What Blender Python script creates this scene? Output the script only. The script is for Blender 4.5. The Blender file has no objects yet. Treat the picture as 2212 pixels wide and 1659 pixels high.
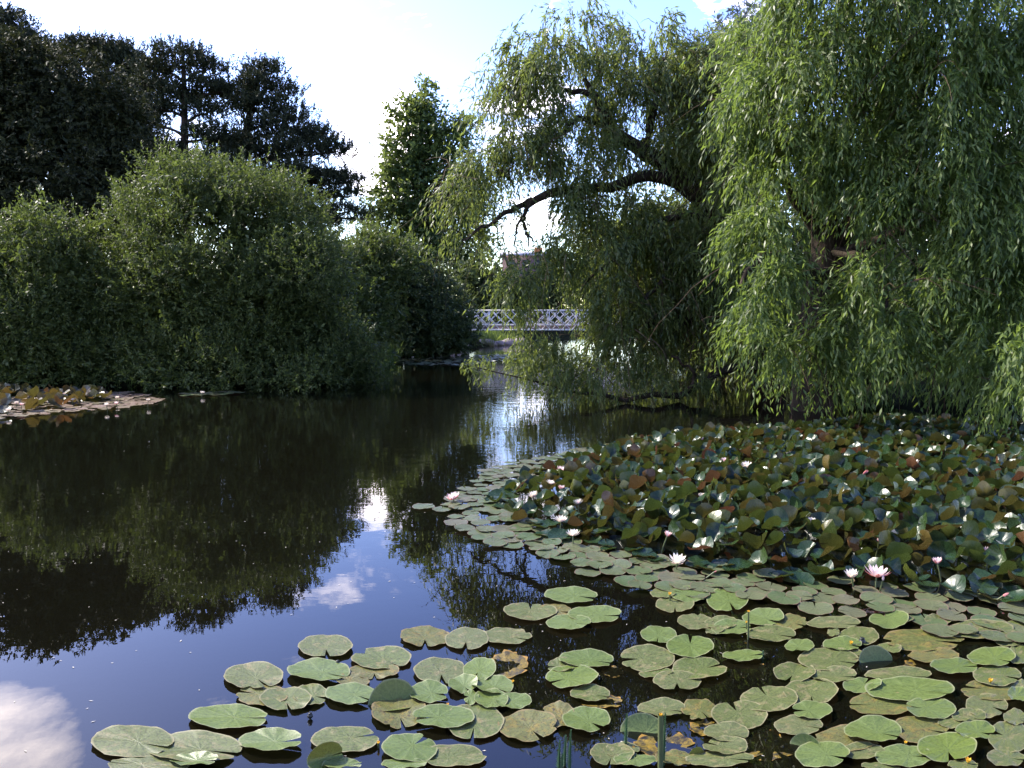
import bpy, math, random
import numpy as np
from mathutils import Vector, Matrix
R = np.random.default_rng(7)
random.seed(7)
PI = math.pi
S = bpy.context.scene
C = S.collection

# ------------------------------------------------------------------ camera, sky, sun, exposure
CAMH, PITCH, F, CX, CY = 2.0, math.radians(5.45), 1720.0, 1106.0, 829.5
cam = bpy.data.objects.new('camera', bpy.data.cameras.new('camera'))
C.objects.link(cam)
cam.location = (0, 0, CAMH)
cam.rotation_euler = (PI / 2 - PITCH, 0, 0)
cam.data.sensor_width = 36.0
cam.data.lens = F / 2212 * 36
cam.data.clip_start = 0.05
cam.data.clip_end = 3000
S.camera = cam

SUN_AZ, SUN_EL = math.radians(-60), math.radians(43)      # azimuth from the view direction, negative = to the left
SUN = Vector((math.sin(SUN_AZ) * math.cos(SUN_EL), math.cos(SUN_AZ) * math.cos(SUN_EL), math.sin(SUN_EL)))
world = bpy.data.worlds.new('World')
S.world = world
world.use_nodes = True
wn, wl = world.node_tree.nodes, world.node_tree.links
wn.clear()


def nd(t, kind, **kw):
    n = t.nodes.new(kind)
    for k, v in kw.items():
        if k.startswith('_'):
            setattr(n, k[1:], v)
        else:
            n.inputs[k.replace('__', ' ')].default_value = v
    return n


wt = world.node_tree
sky = nd(wt, 'ShaderNodeTexSky', _sky_type='NISHITA', _sun_disc=False, _sun_elevation=SUN_EL, _sun_rotation=SUN_AZ,
         _altitude=0.0, _air_density=1.0, _dust_density=0.9, _ozone_density=2.0)
geo = nd(wt, 'ShaderNodeNewGeometry')
tc = nd(wt, 'ShaderNodeTexCoord')
sep = nd(wt, 'ShaderNodeSeparateXYZ')
wl.new(tc.outputs['Generated'], sep.inputs[0])
zc = nd(wt, 'ShaderNodeMath', _operation='MAXIMUM'); zc.inputs[1].default_value = 0.06
wl.new(sep.outputs['Z'], zc.inputs[0])
zz = nd(wt, 'ShaderNodeMath', _operation='ADD'); zz.inputs[1].default_value = 0.12
wl.new(zc.outputs[0], zz.inputs[0])
dx = nd(wt, 'ShaderNodeMath', _operation='DIVIDE'); wl.new(sep.outputs['X'], dx.inputs[0]); wl.new(zz.outputs[0], dx.inputs[1])
dy = nd(wt, 'ShaderNodeMath', _operation='DIVIDE'); wl.new(sep.outputs['Y'], dy.inputs[0]); wl.new(zz.outputs[0], dy.inputs[1])
comb = nd(wt, 'ShaderNodeCombineXYZ')
wl.new(dx.outputs[0], comb.inputs[0]); wl.new(dy.outputs[0], comb.inputs[1])
comb.inputs[2].default_value = 3.7
cn = nd(wt, 'ShaderNodeTexNoise', Scale=1.5, Detail=9.0, Roughness=0.62, Distortion=0.3)
wl.new(comb.outputs[0], cn.inputs['Vector'])
last = cn.outputs['Fac']
for az_, el_, rad_, amp_ in [(-35.0, 27, 7.0, 0.27), (-9.5, 11.4, 5.0, 0.24), (1, 10, 6.0, 0.16), (15, 21, 5.5, 0.20), (-24, 7, 10.0, 0.10), (-60, 12, 16, 0.14), (50, 12, 14, 0.14), (130, 20, 20, 0.14), (-140, 25, 20, 0.14)]:
    a_, e_ = math.radians(az_), math.radians(el_)
    dp = nd(wt, 'ShaderNodeVectorMath', _operation='DOT_PRODUCT')
    wl.new(tc.outputs['Generated'], dp.inputs[0])
    dp.inputs[1].default_value = (math.sin(a_) * math.cos(e_), math.cos(a_) * math.cos(e_), math.sin(e_))
    mr_ = nd(wt, 'ShaderNodeMapRange', _interpolation_type='SMOOTHSTEP')
    mr_.inputs['From Min'].default_value = math.cos(math.radians(rad_)); mr_.inputs['From Max'].default_value = 1.0
    mr_.inputs['To Min'].default_value = 0.0; mr_.inputs['To Max'].default_value = amp_
    wl.new(dp.outputs['Value'], mr_.inputs['Value'])
    ad_ = nd(wt, 'ShaderNodeMath', _operation='ADD')
    wl.new(last, ad_.inputs[0]); wl.new(mr_.outputs[0], ad_.inputs[1])
    last = ad_.outputs[0]
cr = nd(wt, 'ShaderNodeValToRGB')
cr.color_ramp.elements[0].position = 0.61
cr.color_ramp.elements[1].position = 0.78
wl.new(last, cr.inputs[0])
hs = nd(wt, 'ShaderNodeHueSaturation', Hue=0.525, Saturation=1.25, Value=1.34)
wl.new(sky.outputs[0], hs.inputs['Color'])
mx = nd(wt, 'ShaderNodeMix', _data_type='RGBA')
wl.new(cr.outputs[0], mx.inputs[0])
wl.new(hs.outputs[0], mx.inputs[6])
mx.inputs[7].default_value = (23, 20.5, 20.5, 1)
bg = nd(wt, 'ShaderNodeBackground', Strength=0.15)
wl.new(mx.outputs[2], bg.inputs[0])
wo = nd(wt, 'ShaderNodeOutputWorld')
wl.new(bg.outputs[0], wo.inputs[0])

sl = bpy.data.lights.new('sun', 'SUN')
sl.energy = 4.2
sl.angle = math.radians(0.6)
sl.color = (1.0, 0.93, 0.82)
so = bpy.data.objects.new('sun', sl)
C.objects.link(so)
so.rotation_euler = SUN.to_track_quat('Z', 'Y').to_euler()
so.location = (-30, 20, 40)

S.view_settings.view_transform = 'Standard'
S.view_settings.look = 'None'
S.view_settings.gamma = 1
S.view_settings.use_curve_mapping = False
S.view_settings.exposure = 1.5
S.render.engine = 'CYCLES'
S.cycles.max_bounces = 8
S.cycles.transparent_max_bounces = 12
S.cycles.caustics_reflective = False
S.cycles.caustics_refractive = False


# ------------------------------------------------------------------ helpers
def ray(px, py):
    v, w = (px - CX) / F, -(py - CY) / F
    cp, sp = math.cos(PITCH), math.sin(PITCH)
    return np.array([v, cp + w * sp, -sp + w * cp])


def at(px, py, Y):
    d = ray(px, py)
    return np.array([0, 0, CAMH]) + d * (Y / d[1])


def G(px, py, z=0.0):
    d = ray(px, py)
    return np.array([0, 0, CAMH]) + d * ((z - CAMH) / d[2])


def project(p):
    cp, sp = math.cos(PITCH), math.sin(PITCH)
    q = np.asarray(p, float) - np.array([0, 0, CAMH])
    fz = q[..., 1] * cp - q[..., 2] * sp
    up = q[..., 1] * sp + q[..., 2] * cp
    return np.stack([CX + q[..., 0] / fz * F, CY - up / fz * F], -1)


def norm(a):
    return a / np.maximum(np.linalg.norm(a, axis=-1, keepdims=True), 1e-9)


def put(o, parent=None):
    C.objects.link(o)
    if parent is not None:
        o.parent = parent
    return o


def np_mesh(name, V, faces, mat=None, smooth=False, attrs=()):
    """faces: (n,k) int array, or a list of such arrays with different k"""
    if not isinstance(faces, (list, tuple)):
        faces = [faces]
    me = bpy.data.meshes.new(name)
    V = np.ascontiguousarray(V, np.float32)
    me.vertices.add(len(V))
    me.vertices.foreach_set('co', V.ravel())
    idx = np.concatenate([f.ravel() for f in faces]).astype(np.int32)
    sizes = np.concatenate([np.full(len(f), f.shape[1], np.int32) for f in faces])
    me.loops.add(len(idx))
    me.loops.foreach_set('vertex_index', idx)
    me.polygons.add(len(sizes))
    st = np.zeros(len(sizes), np.int32)
    st[1:] = np.cumsum(sizes)[:-1]
    me.polygons.foreach_set('loop_start', st)
    if smooth:
        me.polygons.foreach_set('use_smooth', np.ones(len(sizes), bool))
    for (an, typ, dom, dat) in attrs:
        a = me.attributes.new(an, typ, dom)
        a.data.foreach_set('vector' if typ == 'FLOAT_VECTOR' else 'value', np.ascontiguousarray(dat, np.float32).ravel())
    me.update(calc_edges=True)
    if mat is not None:
        me.materials.append(mat)
    return me


def mobj(name, me, parent=None, loc=None):
    o = bpy.data.objects.new(name, me)
    if loc is not None:
        o.location = loc
    return put(o, parent)


def tag(o, label=None, cat=None, group=None, kind=None):
    if label: o['label'] = label
    if cat: o['category'] = cat
    if group: o['group'] = group
    if kind: o['kind'] = kind
    return o


def empty(name, loc, label, cat, group=None):
    o = bpy.data.objects.new(name, None)
    o.empty_display_size = 0.1
    o.location = loc
    put(o)
    return tag(o, label, cat, group)


def place_child(o, root):
    """parent o (mesh in world coordinates) to root without moving it"""
    o.parent = root
    o.location = Vector(o.location) - Vector(root.location)
    return o


# ------------------------------------------------------------------ materials
def new_mat(name):
    m = bpy.data.materials.new(name)
    m.use_nodes = True
    t = m.node_tree
    t.nodes.clear()
    out = t.nodes.new('ShaderNodeOutputMaterial')
    return m, t, out


def ramp(t, stops):
    r = t.nodes.new('ShaderNodeValToRGB')
    e = r.color_ramp.elements
    while len(e) < len(stops):
        e.new(0.5)
    for k, (p, c) in enumerate(stops):
        e[k].position = p
        e[k].color = (*c, 1) if len(c) == 3 else c
    return r


def foliage_mat(name, cols, trans, tfac=0.35, rough=0.5, spec=0.35):
    """cols: list of colours across the random per-leaf value"""
    m, t, out = new_mat(name)
    a = nd(t, 'ShaderNodeAttribute', _attribute_name='shade')
    r = ramp(t, [(i / (len(cols) - 1), c) for i, c in enumerate(cols)])
    t.links.new(a.outputs['Fac'], r.inputs[0])
    p = nd(t, 'ShaderNodeBsdfPrincipled', Roughness=rough)
    p.inputs['Specular IOR Level'].default_value = spec
    t.links.new(r.outputs[0], p.inputs['Base Color'])
    tr = nd(t, 'ShaderNodeBsdfTranslucent')
    mc = nd(t, 'ShaderNodeMix', _data_type='RGBA', _blend_type='MIX')
    mc.inputs[0].default_value = 0.7
    t.links.new(r.outputs[0], mc.inputs[6])
    mc.inputs[7].default_value = (*trans, 1)
    t.links.new(mc.outputs[2], tr.inputs[0])
    mix = nd(t, 'ShaderNodeMixShader')
    mix.inputs[0].default_value = tfac
    t.links.new(p.outputs[0], mix.inputs[1])
    t.links.new(tr.outputs[0], mix.inputs[2])
    t.links.new(mix.outputs[0], out.inputs[0])
    return m


def bark_mat(name, c0, c1, scale=9.0):
    m, t, out = new_mat(name)
    g = nd(t, 'ShaderNodeTexCoord')
    mp = nd(t, 'ShaderNodeMapping')
    mp.inputs['Scale'].default_value = (1, 1, 0.25)
    t.links.new(g.outputs['Object'], mp.inputs[0])
    n = nd(t, 'ShaderNodeTexNoise', Scale=scale, Detail=8.0, Roughness=0.65)
    t.links.new(mp.outputs[0], n.inputs['Vector'])
    r = ramp(t, [(0.3, c0), (0.7, c1)])
    t.links.new(n.outputs['Fac'], r.inputs[0])
    b = nd(t, 'ShaderNodeBump', Strength=0.9, Distance=0.05)
    t.links.new(n.outputs['Fac'], b.inputs['Height'])
    p = nd(t, 'ShaderNodeBsdfPrincipled', Roughness=0.9)
    p.inputs['Specular IOR Level'].default_value = 0.08
    t.links.new(r.outputs[0], p.inputs['Base Color'])
    t.links.new(b.outputs[0], p.inputs['Normal'])
    t.links.new(p.outputs[0], out.inputs[0])
    return m


def noise_mat(name, stops, scale=4.0, rough=0.8, bump=0.3, bdist=0.02, detail=6.0, spec=0.3):
    m, t, out = new_mat(name)
    g = nd(t, 'ShaderNodeTexCoord')
    n = nd(t, 'ShaderNodeTexNoise', Scale=scale, Detail=detail, Roughness=0.6)
    t.links.new(g.outputs['Object'], n.inputs['Vector'])
    r = ramp(t, stops)
    t.links.new(n.outputs['Fac'], r.inputs[0])
    p = nd(t, 'ShaderNodeBsdfPrincipled', Roughness=rough)
    p.inputs['Specular IOR Level'].default_value = spec
    t.links.new(r.outputs[0], p.inputs['Base Color'])
    b = nd(t, 'ShaderNodeBump', Strength=bump, Distance=bdist)
    t.links.new(n.outputs['Fac'], b.inputs['Height'])
    t.links.new(b.outputs[0], p.inputs['Normal'])
    t.links.new(p.outputs[0], out.inputs[0])
    return m


def water_mat():
    m, t, out = new_mat('pond_water')
    g = nd(t, 'ShaderNodeTexCoord')
    mp = nd(t, 'ShaderNodeMapping')
    mp.inputs['Scale'].default_value = (1.0, 1.7, 1)
    t.links.new(g.outputs['Object'], mp.inputs[0])
    n1 = nd(t, 'ShaderNodeTexNoise', Scale=2.2, Detail=2.0, Roughness=0.5, Distortion=0.3)
    n2 = nd(t, 'ShaderNodeTexNoise', Scale=9.0, Detail=2.0, Roughness=0.5)
    n3 = nd(t, 'ShaderNodeTexNoise', Scale=0.12, Detail=2.0)
    t.links.new(g.outputs['Object'], n3.inputs['Vector'])
    for n in (n1, n2):
        t.links.new(mp.outputs[0], n.inputs['Vector'])
    # breeze patches: the far side of the pond is ruffled a little more than the sheltered near side
    sp = nd(t, 'ShaderNodeSeparateXYZ')
    t.links.new(g.outputs['Object'], sp.inputs[0])
    mr = nd(t, 'ShaderNodeMapRange')
    mr.inputs['From Min'].default_value = 4.5
    mr.inputs['From Max'].default_value = 18.0
    mr.inputs['To Min'].default_value = 0.06
    mr.inputs['To Max'].default_value = 1.0
    t.links.new(sp.outputs['Y'], mr.inputs['Value'])
    pr = ramp(t, [(0.35, (0.35, 0.35, 0.35)), (0.65, (1, 1, 1))])
    t.links.new(n3.outputs['Fac'], pr.inputs[0])
    mm = nd(t, 'ShaderNodeMath', _operation='MULTIPLY')
    t.links.new(mr.outputs[0], mm.inputs[0]); t.links.new(pr.outputs[0], mm.inputs[1])
    ad = nd(t, 'ShaderNodeMath', _operation='MULTIPLY_ADD')
    t.links.new(n2.outputs['Fac'], ad.inputs[0]); ad.inputs[1].default_value = 0.22
    t.links.new(n1.outputs['Fac'], ad.inputs[2])
    b = nd(t, 'ShaderNodeBump', Distance=0.006)
    t.links.new(mm.outputs[0], b.inputs['Strength'])
    t.links.new(ad.outputs[0], b.inputs['Height'])
    fr = nd(t, 'ShaderNodeFresnel', IOR=1.42)
    t.links.new(b.outputs[0], fr.inputs['Normal'])
    gl = nd(t, 'ShaderNodeBsdfGlossy', Roughness=0.0)
    gl.inputs[0].default_value = (1, 1, 1, 1)
    t.links.new(b.outputs[0], gl.inputs['Normal'])
    tr = nd(t, 'ShaderNodeBsdfTransparent')
    tr.inputs[0].default_value = (0.42, 0.40, 0.27, 1)
    df = nd(t, 'ShaderNodeBsdfDiffuse'); df.inputs[0].default_value = (0.034, 0.032, 0.018, 1)
    body = nd(t, 'ShaderNodeMixShader'); body.inputs[0].default_value = 0.08
    t.links.new(tr.outputs[0], body.inputs[1]); t.links.new(df.outputs[0], body.inputs[2])
    mix = nd(t, 'ShaderNodeMixShader')
    t.links.new(fr.outputs[0], mix.inputs[0])
    t.links.new(body.outputs[0], mix.inputs[1])
    t.links.new(gl.outputs[0], mix.inputs[2])
    t.links.new(mix.outputs[0], out.inputs[0])
    return m


def pad_mat(name, top, vein, blotches, bfac, under, rough=0.38, edge=None, tfac=0.12, spots=0.5, bscale=5.0, spec=0.4):
    """Floating or raised lily leaf. 'puv' is the leaf's own flat coordinate (unit disc, notch along +x); colours only."""
    m, t, out = new_mat(name)
    L = t.links
    a = nd(t, 'ShaderNodeAttribute', _attribute_name='puv')
    oi = nd(t, 'ShaderNodeObjectInfo')
    off = nd(t, 'ShaderNodeAttribute', _attribute_name='leaf')
    sm = nd(t, 'ShaderNodeMath', _operation='ADD'); L.new(oi.outputs['Random'], sm.inputs[0]); L.new(off.outputs['Fac'], sm.inputs[1])
    rr = nd(t, 'ShaderNodeMath', _operation='FRACT'); L.new(sm.outputs[0], rr.inputs[0])
    ml = nd(t, 'ShaderNodeMath', _operation='MULTIPLY'); L.new(rr.outputs[0], ml.inputs[0]); ml.inputs[1].default_value = 90.0
    cb = nd(t, 'ShaderNodeCombineXYZ'); L.new(ml.outputs[0], cb.inputs[2]); L.new(ml.outputs[0], cb.inputs[0])
    va = nd(t, 'ShaderNodeVectorMath', _operation='ADD'); L.new(a.outputs['Vector'], va.inputs[0]); L.new(cb.outputs[0], va.inputs[1])
    # base colour: three tones by leaf, then fine grain
    base = ramp(t, [(i / (len(top) - 1), c) for i, c in enumerate(top)])
    L.new(rr.outputs[0], base.inputs[0])
    g1 = nd(t, 'ShaderNodeTexNoise', Scale=bscale * 2.2, Detail=6.0, Roughness=0.7)
    L.new(va.outputs[0], g1.inputs['Vector'])
    gr = ramp(t, [(0.28, (0.48, 0.50, 0.46)), (0.5, (0.95, 0.95, 0.95)), (0.74, (1.32, 1.30, 1.26))])
    L.new(g1.outputs['Fac'], gr.inputs[0])
    mu = nd(t, 'ShaderNodeMix', _data_type='RGBA', _blend_type='MULTIPLY'); mu.inputs[0].default_value = 1.0
    L.new(base.outputs[0], mu.inputs[6]); L.new(gr.outputs[0], mu.inputs[7])
    # veins radiating from the leaf stalk
    sp = nd(t, 'ShaderNodeSeparateXYZ'); L.new(a.outputs['Vector'], sp.inputs[0])
    xo = nd(t, 'ShaderNodeMath', _operation='SUBTRACT'); L.new(sp.outputs['X'], xo.inputs[0]); xo.inputs[1].default_value = 0.15
    an = nd(t, 'ShaderNodeMath', _operation='ARCTAN2'); L.new(sp.outputs['Y'], an.inputs[0]); L.new(xo.outputs[0], an.inputs[1])
    am = nd(t, 'ShaderNodeMath', _operation='MULTIPLY'); L.new(an.outputs[0], am.inputs[0]); am.inputs[1].default_value = 13.0
    sn = nd(t, 'ShaderNodeMath', _operation='SINE'); L.new(am.outputs[0], sn.inputs[0])
    vr = ramp(t, [(0.82, (0, 0, 0)), (1.0, (0.24, 0.24, 0.24))])
    L.new(sn.outputs[0], vr.inputs[0])
    ve = nd(t, 'ShaderNodeMix', _data_type='RGBA'); L.new(vr.outputs[0], ve.inputs[0]); L.new(mu.outputs[2], ve.inputs[6]); ve.inputs[7].default_value = (*vein, 1)
    # decay blotches
    b1 = nd(t, 'ShaderNodeTexNoise', Scale=bscale * 0.42, Detail=7.0, Roughness=0.72, Distortion=0.6)
    L.new(va.outputs[0], b1.inputs['Vector'])
    br = ramp(t, [(bfac, (0, 0, 0)), (min(bfac + 0.10, 1), (1, 1, 1))])
    L.new(b1.outputs['Fac'], br.inputs[0])
    b2 = nd(t, 'ShaderNodeTexNoise', Scale=bscale * 0.9, Detail=5.0, Roughness=0.6); L.new(va.outputs[0], b2.inputs['Vector'])
    bc = ramp(t, [(0.34 + 0.32 * i / max(1, len(blotches) - 1), c) for i, c in enumerate(blotches)])
    L.new(b2.outputs['Fac'], bc.inputs[0])
    bm_ = nd(t, 'ShaderNodeMix', _data_type='RGBA'); L.new(br.outputs[0], bm_.inputs[0]); L.new(ve.outputs[2], bm_.inputs[6]); L.new(bc.outputs[0], bm_.inputs[7])
    last = bm_
    # small dark specks
    s1 = nd(t, 'ShaderNodeTexNoise', Scale=bscale * 4.5, Detail=1.0); L.new(va.outputs[0], s1.inputs['Vector'])
    sr = ramp(t, [(0.60, (0, 0, 0)), (0.65, (spots, spots, spots))]); L.new(s1.outputs['Fac'], sr.inputs[0])
    sx = nd(t, 'ShaderNodeMix', _data_type='RGBA'); L.new(sr.outputs[0], sx.inputs[0]); L.new(last.outputs[2], sx.inputs[6]); sx.inputs[7].default_value = (0.03, 0.025, 0.012, 1)
    last = sx
    if edge:
        ln = nd(t, 'ShaderNodeVectorMath', _operation='LENGTH'); L.new(a.outputs['Vector'], ln.inputs[0])
        er = ramp(t, [(0.93, (0, 0, 0)), (0.985, (1, 1, 1))]); L.new(ln.outputs['Value'], er.inputs[0])
        ex = nd(t, 'ShaderNodeMix', _data_type='RGBA'); L.new(er.outputs[0], ex.inputs[0]); L.new(last.outputs[2], ex.inputs[6]); ex.inputs[7].default_value = (*edge, 1)
        last = ex
    # underside
    ge = nd(t, 'ShaderNodeNewGeometry')
    ub = ramp(t, [(i / (len(under) - 1), c) for i, c in enumerate(under)])
    r2 = nd(t, 'ShaderNodeMath', _operation='MULTIPLY'); L.new(rr.outputs[0], r2.inputs[0]); r2.inputs[1].default_value = 7.31
    r3 = nd(t, 'ShaderNodeMath', _operation='FRACT'); L.new(r2.outputs[0], r3.inputs[0])
    L.new(r3.outputs[0], ub.inputs[0])
    fb = nd(t, 'ShaderNodeMix', _data_type='RGBA'); L.new(ge.outputs['Backfacing'], fb.inputs[0]); L.new(last.outputs[2], fb.inputs[6]); L.new(ub.outputs[0], fb.inputs[7])
    bp = nd(t, 'ShaderNodeBump', Strength=0.35, Distance=0.004)
    hh = nd(t, 'ShaderNodeMath', _operation='MULTIPLY_ADD'); L.new(sn.outputs[0], hh.inputs[0]); hh.inputs[1].default_value = 0.25; L.new(g1.outputs['Fac'], hh.inputs[2])
    L.new(hh.outputs[0], bp.inputs['Height'])
    p = nd(t, 'ShaderNodeBsdfPrincipled', Roughness=rough)
    p.inputs['Specular IOR Level'].default_value = spec
    L.new(fb.outputs[2], p.inputs['Base Color']); L.new(bp.outputs[0], p.inputs['Normal'])
    ro = nd(t, 'ShaderNodeMath', _operation='MULTIPLY_ADD'); L.new(g1.outputs['Fac'], ro.inputs[0]); ro.inputs[1].default_value = 0.25; ro.inputs[2].default_value = rough - 0.12
    L.new(ro.outputs[0], p.inputs['Roughness'])
    tr = nd(t, 'ShaderNodeBsdfTranslucent'); L.new(ub.outputs[0], tr.inputs[0])
    mix = nd(t, 'ShaderNodeMixShader'); mix.inputs[0].default_value = tfac
    L.new(p.outputs[0], mix.inputs[1]); L.new(tr.outputs[0], mix.inputs[2])
    L.new(mix.outputs[0], out.inputs[0])
    return m


def plain_mat(name, col, rough=0.6, spec=0.4, trans=None, tfac=0.3):
    m, t, out = new_mat(name)
    g = nd(t, 'ShaderNodeTexCoord')
    n = nd(t, 'ShaderNodeTexNoise', Scale=14.0, Detail=4.0)
    t.links.new(g.outputs['Object'], n.inputs['Vector'])
    r = ramp(t, [(0.3, tuple(c * 0.82 for c in col)), (0.7, tuple(min(1, c * 1.12) for c in col))])
    t.links.new(n.outputs['Fac'], r.inputs[0])
    p = nd(t, 'ShaderNodeBsdfPrincipled', Roughness=rough)
    p.inputs['Specular IOR Level'].default_value = spec
    t.links.new(r.outputs[0], p.inputs['Base Color'])
    last = p
    if trans:
        tr = nd(t, 'ShaderNodeBsdfTranslucent'); tr.inputs[0].default_value = (*trans, 1)
        last = nd(t, 'ShaderNodeMixShader'); last.inputs[0].default_value = tfac
        t.links.new(p.outputs[0], last.inputs[1]); t.links.new(tr.outputs[0], last.inputs[2])
    t.links.new(last.outputs[0], out.inputs[0])
    return m


M = {}
M['water'] = water_mat()
M['ground'] = noise_mat('bank_soil_and_grass', [(0.3, (0.012, 0.010, 0.006)), (0.5, (0.018, 0.020, 0.008)), (0.7, (0.026, 0.034, 0.011))], 1.2, 0.95, 0.6, 0.06, spec=0.02)
M['path'] = noise_mat('gravel_path', [(0.3, (0.20, 0.18, 0.18)), (0.7, (0.30, 0.28, 0.28))], 25.0, 0.9)
M['bark'] = bark_mat('willow_bark', (0.012, 0.009, 0.006), (0.058, 0.043, 0.030))
M['bark_pine'] = bark_mat('pine_bark', (0.02, 0.015, 0.012), (0.07, 0.05, 0.04))
M['twig'] = bark_mat('twig_bark', (0.035, 0.024, 0.015), (0.11, 0.075, 0.048), 20)
M['willow'] = foliage_mat('willow_leaf', [(0.032, 0.054, 0.014), (0.064, 0.100, 0.022), (0.108, 0.150, 0.032), (0.18, 0.22, 0.080)], (0.24, 0.335, 0.055), 0.45, 0.45, 0.35)
M['willow2'] = foliage_mat('willow_leaf_olive', [(0.036, 0.056, 0.016), (0.068, 0.096, 0.022), (0.108, 0.134, 0.034), (0.16, 0.170, 0.07)], (0.27, 0.33, 0.06), 0.47, 0.45, 0.4)
M['bush'] = foliage_mat('sallow_leaf', [(0.026, 0.033, 0.009), (0.048, 0.064, 0.017), (0.076, 0.094, 0.026), (0.100, 0.116, 0.044)], (0.18, 0.24, 0.04), 0.31, 0.55, 0.18)
M['yew'] = foliage_mat('yew_needle', [(0.014, 0.018, 0.007), (0.024, 0.028, 0.010), (0.038, 0.038, 0.013)], (0.06, 0.07, 0.02), 0.15, 0.65, 0.1)
M['pine'] = foliage_mat('pine_needle', [(0.013, 0.018, 0.009), (0.028, 0.035, 0.016), (0.046, 0.052, 0.024)], (0.05, 0.06, 0.02), 0.12, 0.6, 0.15)
M['poplar'] = foliage_mat('plane_leaf', [(0.035, 0.060, 0.018), (0.060, 0.095, 0.026), (0.10, 0.14, 0.035)], (0.24, 0.30, 0.06), 0.40, 0.5, 0.3)
M['back'] = foliage_mat('far_leaf', [(0.026, 0.040, 0.016), (0.045, 0.065, 0.022), (0.075, 0.090, 0.034)], (0.14, 0.18, 0.04), 0.30, 0.6, 0.2)
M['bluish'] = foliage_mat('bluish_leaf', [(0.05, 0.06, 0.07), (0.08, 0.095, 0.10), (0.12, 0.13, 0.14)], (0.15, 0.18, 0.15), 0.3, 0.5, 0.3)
M['grass'] = foliage_mat('bank_grass', [(0.05, 0.085, 0.02), (0.08, 0.13, 0.03), (0.12, 0.17, 0.04)], (0.25, 0.34, 0.06), 0.35, 0.5, 0.3)
M['mares'] = foliage_mat('marestail_leaf', [(0.03, 0.07, 0.03), (0.06, 0.12, 0.05)], (0.1, 0.2, 0.05), 0.2, 0.5, 0.3)

UND = [(0.10, 0.11, 0.02), (0.15, 0.09, 0.03)]
M['F'] = pad_mat('pad_fresh', [(0.086, 0.120, 0.028), (0.100, 0.135, 0.040), (0.092, 0.126, 0.022)], (0.17, 0.20, 0.07), [(0.20, 0.20, 0.06), (0.14, 0.17, 0.05)], 0.66, UND, 0.36, (0.20, 0.21, 0.10), spots=0.35, spec=0.28)
M['G'] = pad_mat('pad_dull', [(0.082, 0.102, 0.027), (0.096, 0.110, 0.040), (0.074, 0.100, 0.020)], (0.15, 0.16, 0.075), [(0.15, 0.125, 0.05), (0.17, 0.155, 0.07), (0.045, 0.045, 0.018)], 0.52, UND, 0.42, (0.20, 0.18, 0.09), spots=0.7, spec=0.28)
M['M'] = pad_mat('pad_mottled', [(0.092, 0.106, 0.026), (0.105, 0.104, 0.034), (0.085, 0.096, 0.022)], (0.14, 0.13, 0.06), [(0.035, 0.028, 0.014), (0.12, 0.098, 0.028), (0.17, 0.135, 0.030), (0.045, 0.040, 0.020)], 0.49, UND, 0.45, (0.16, 0.12, 0.05), spots=0.8, spec=0.3)
M['Y'] = pad_mat('pad_rotting', [(0.13, 0.105, 0.018), (0.19, 0.125, 0.012), (0.09, 0.090, 0.022)], (0.25, 0.2, 0.06), [(0.012, 0.010, 0.006), (0.030, 0.022, 0.010), (0.075, 0.060, 0.014), (0.26, 0.16, 0.012)], 0.44, UND, 0.4, (0.25, 0.14, 0.02), spots=0.9, bscale=4.0)
UND2 = [(0.046, 0.066, 0.010), (0.060, 0.062, 0.012), (0.076, 0.054, 0.014), (0.054, 0.066, 0.010), (0.044, 0.062, 0.012), (0.056, 0.064, 0.010), (0.10, 0.040, 0.020)]
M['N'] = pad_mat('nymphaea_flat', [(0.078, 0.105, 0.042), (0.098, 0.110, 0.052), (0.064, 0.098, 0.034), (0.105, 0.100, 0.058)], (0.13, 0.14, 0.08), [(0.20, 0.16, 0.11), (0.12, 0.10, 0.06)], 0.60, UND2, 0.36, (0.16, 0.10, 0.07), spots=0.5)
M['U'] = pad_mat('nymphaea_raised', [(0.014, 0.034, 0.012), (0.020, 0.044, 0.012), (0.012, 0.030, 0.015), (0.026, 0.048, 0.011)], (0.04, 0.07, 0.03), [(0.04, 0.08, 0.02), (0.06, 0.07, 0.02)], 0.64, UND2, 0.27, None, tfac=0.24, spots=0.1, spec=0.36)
M['P'] = pad_mat('patch_flat', [(0.17, 0.125, 0.085), (0.13, 0.115, 0.060), (0.21, 0.150, 0.115), (0.15, 0.10, 0.06)], (0.22, 0.18, 0.13), [(0.12, 0.07, 0.04), (0.20, 0.13, 0.10)], 0.55, UND2, 0.36, (0.20, 0.12, 0.09), spots=0.5)
M['UP'] = pad_mat('patch_raised', [(0.060, 0.050, 0.016), (0.030, 0.050, 0.026), (0.085, 0.050, 0.016), (0.040, 0.055, 0.030)], (0.09, 0.08, 0.04), [(0.10, 0.06, 0.02), (0.06, 0.06, 0.02)], 0.58, [(0.10, 0.060, 0.014), (0.075, 0.068, 0.014), (0.12, 0.055, 0.016)], 0.32, None, tfac=0.3, spots=0.2)
M['petal'] = plain_mat('lily_petal', (0.82, 0.66, 0.64), 0.5, 0.3, (0.9, 0.62, 0.60), 0.3)
M['petal_in'] = plain_mat('lily_petal_inner', (0.86, 0.80, 0.70), 0.5, 0.3, (0.9, 0.8, 0.65), 0.3)
M['petal_pink'] = plain_mat('lily_sepal_pink', (0.62, 0.24, 0.22), 0.5, 0.3, (0.7, 0.25, 0.2), 0.25)
M['stamen'] = plain_mat('lily_stamen', (0.80, 0.50, 0.06), 0.6)
M['yellow'] = plain_mat('yellow_sepal', (0.75, 0.42, 0.03), 0.45, 0.4, (0.8, 0.5, 0.05), 0.2)
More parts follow.
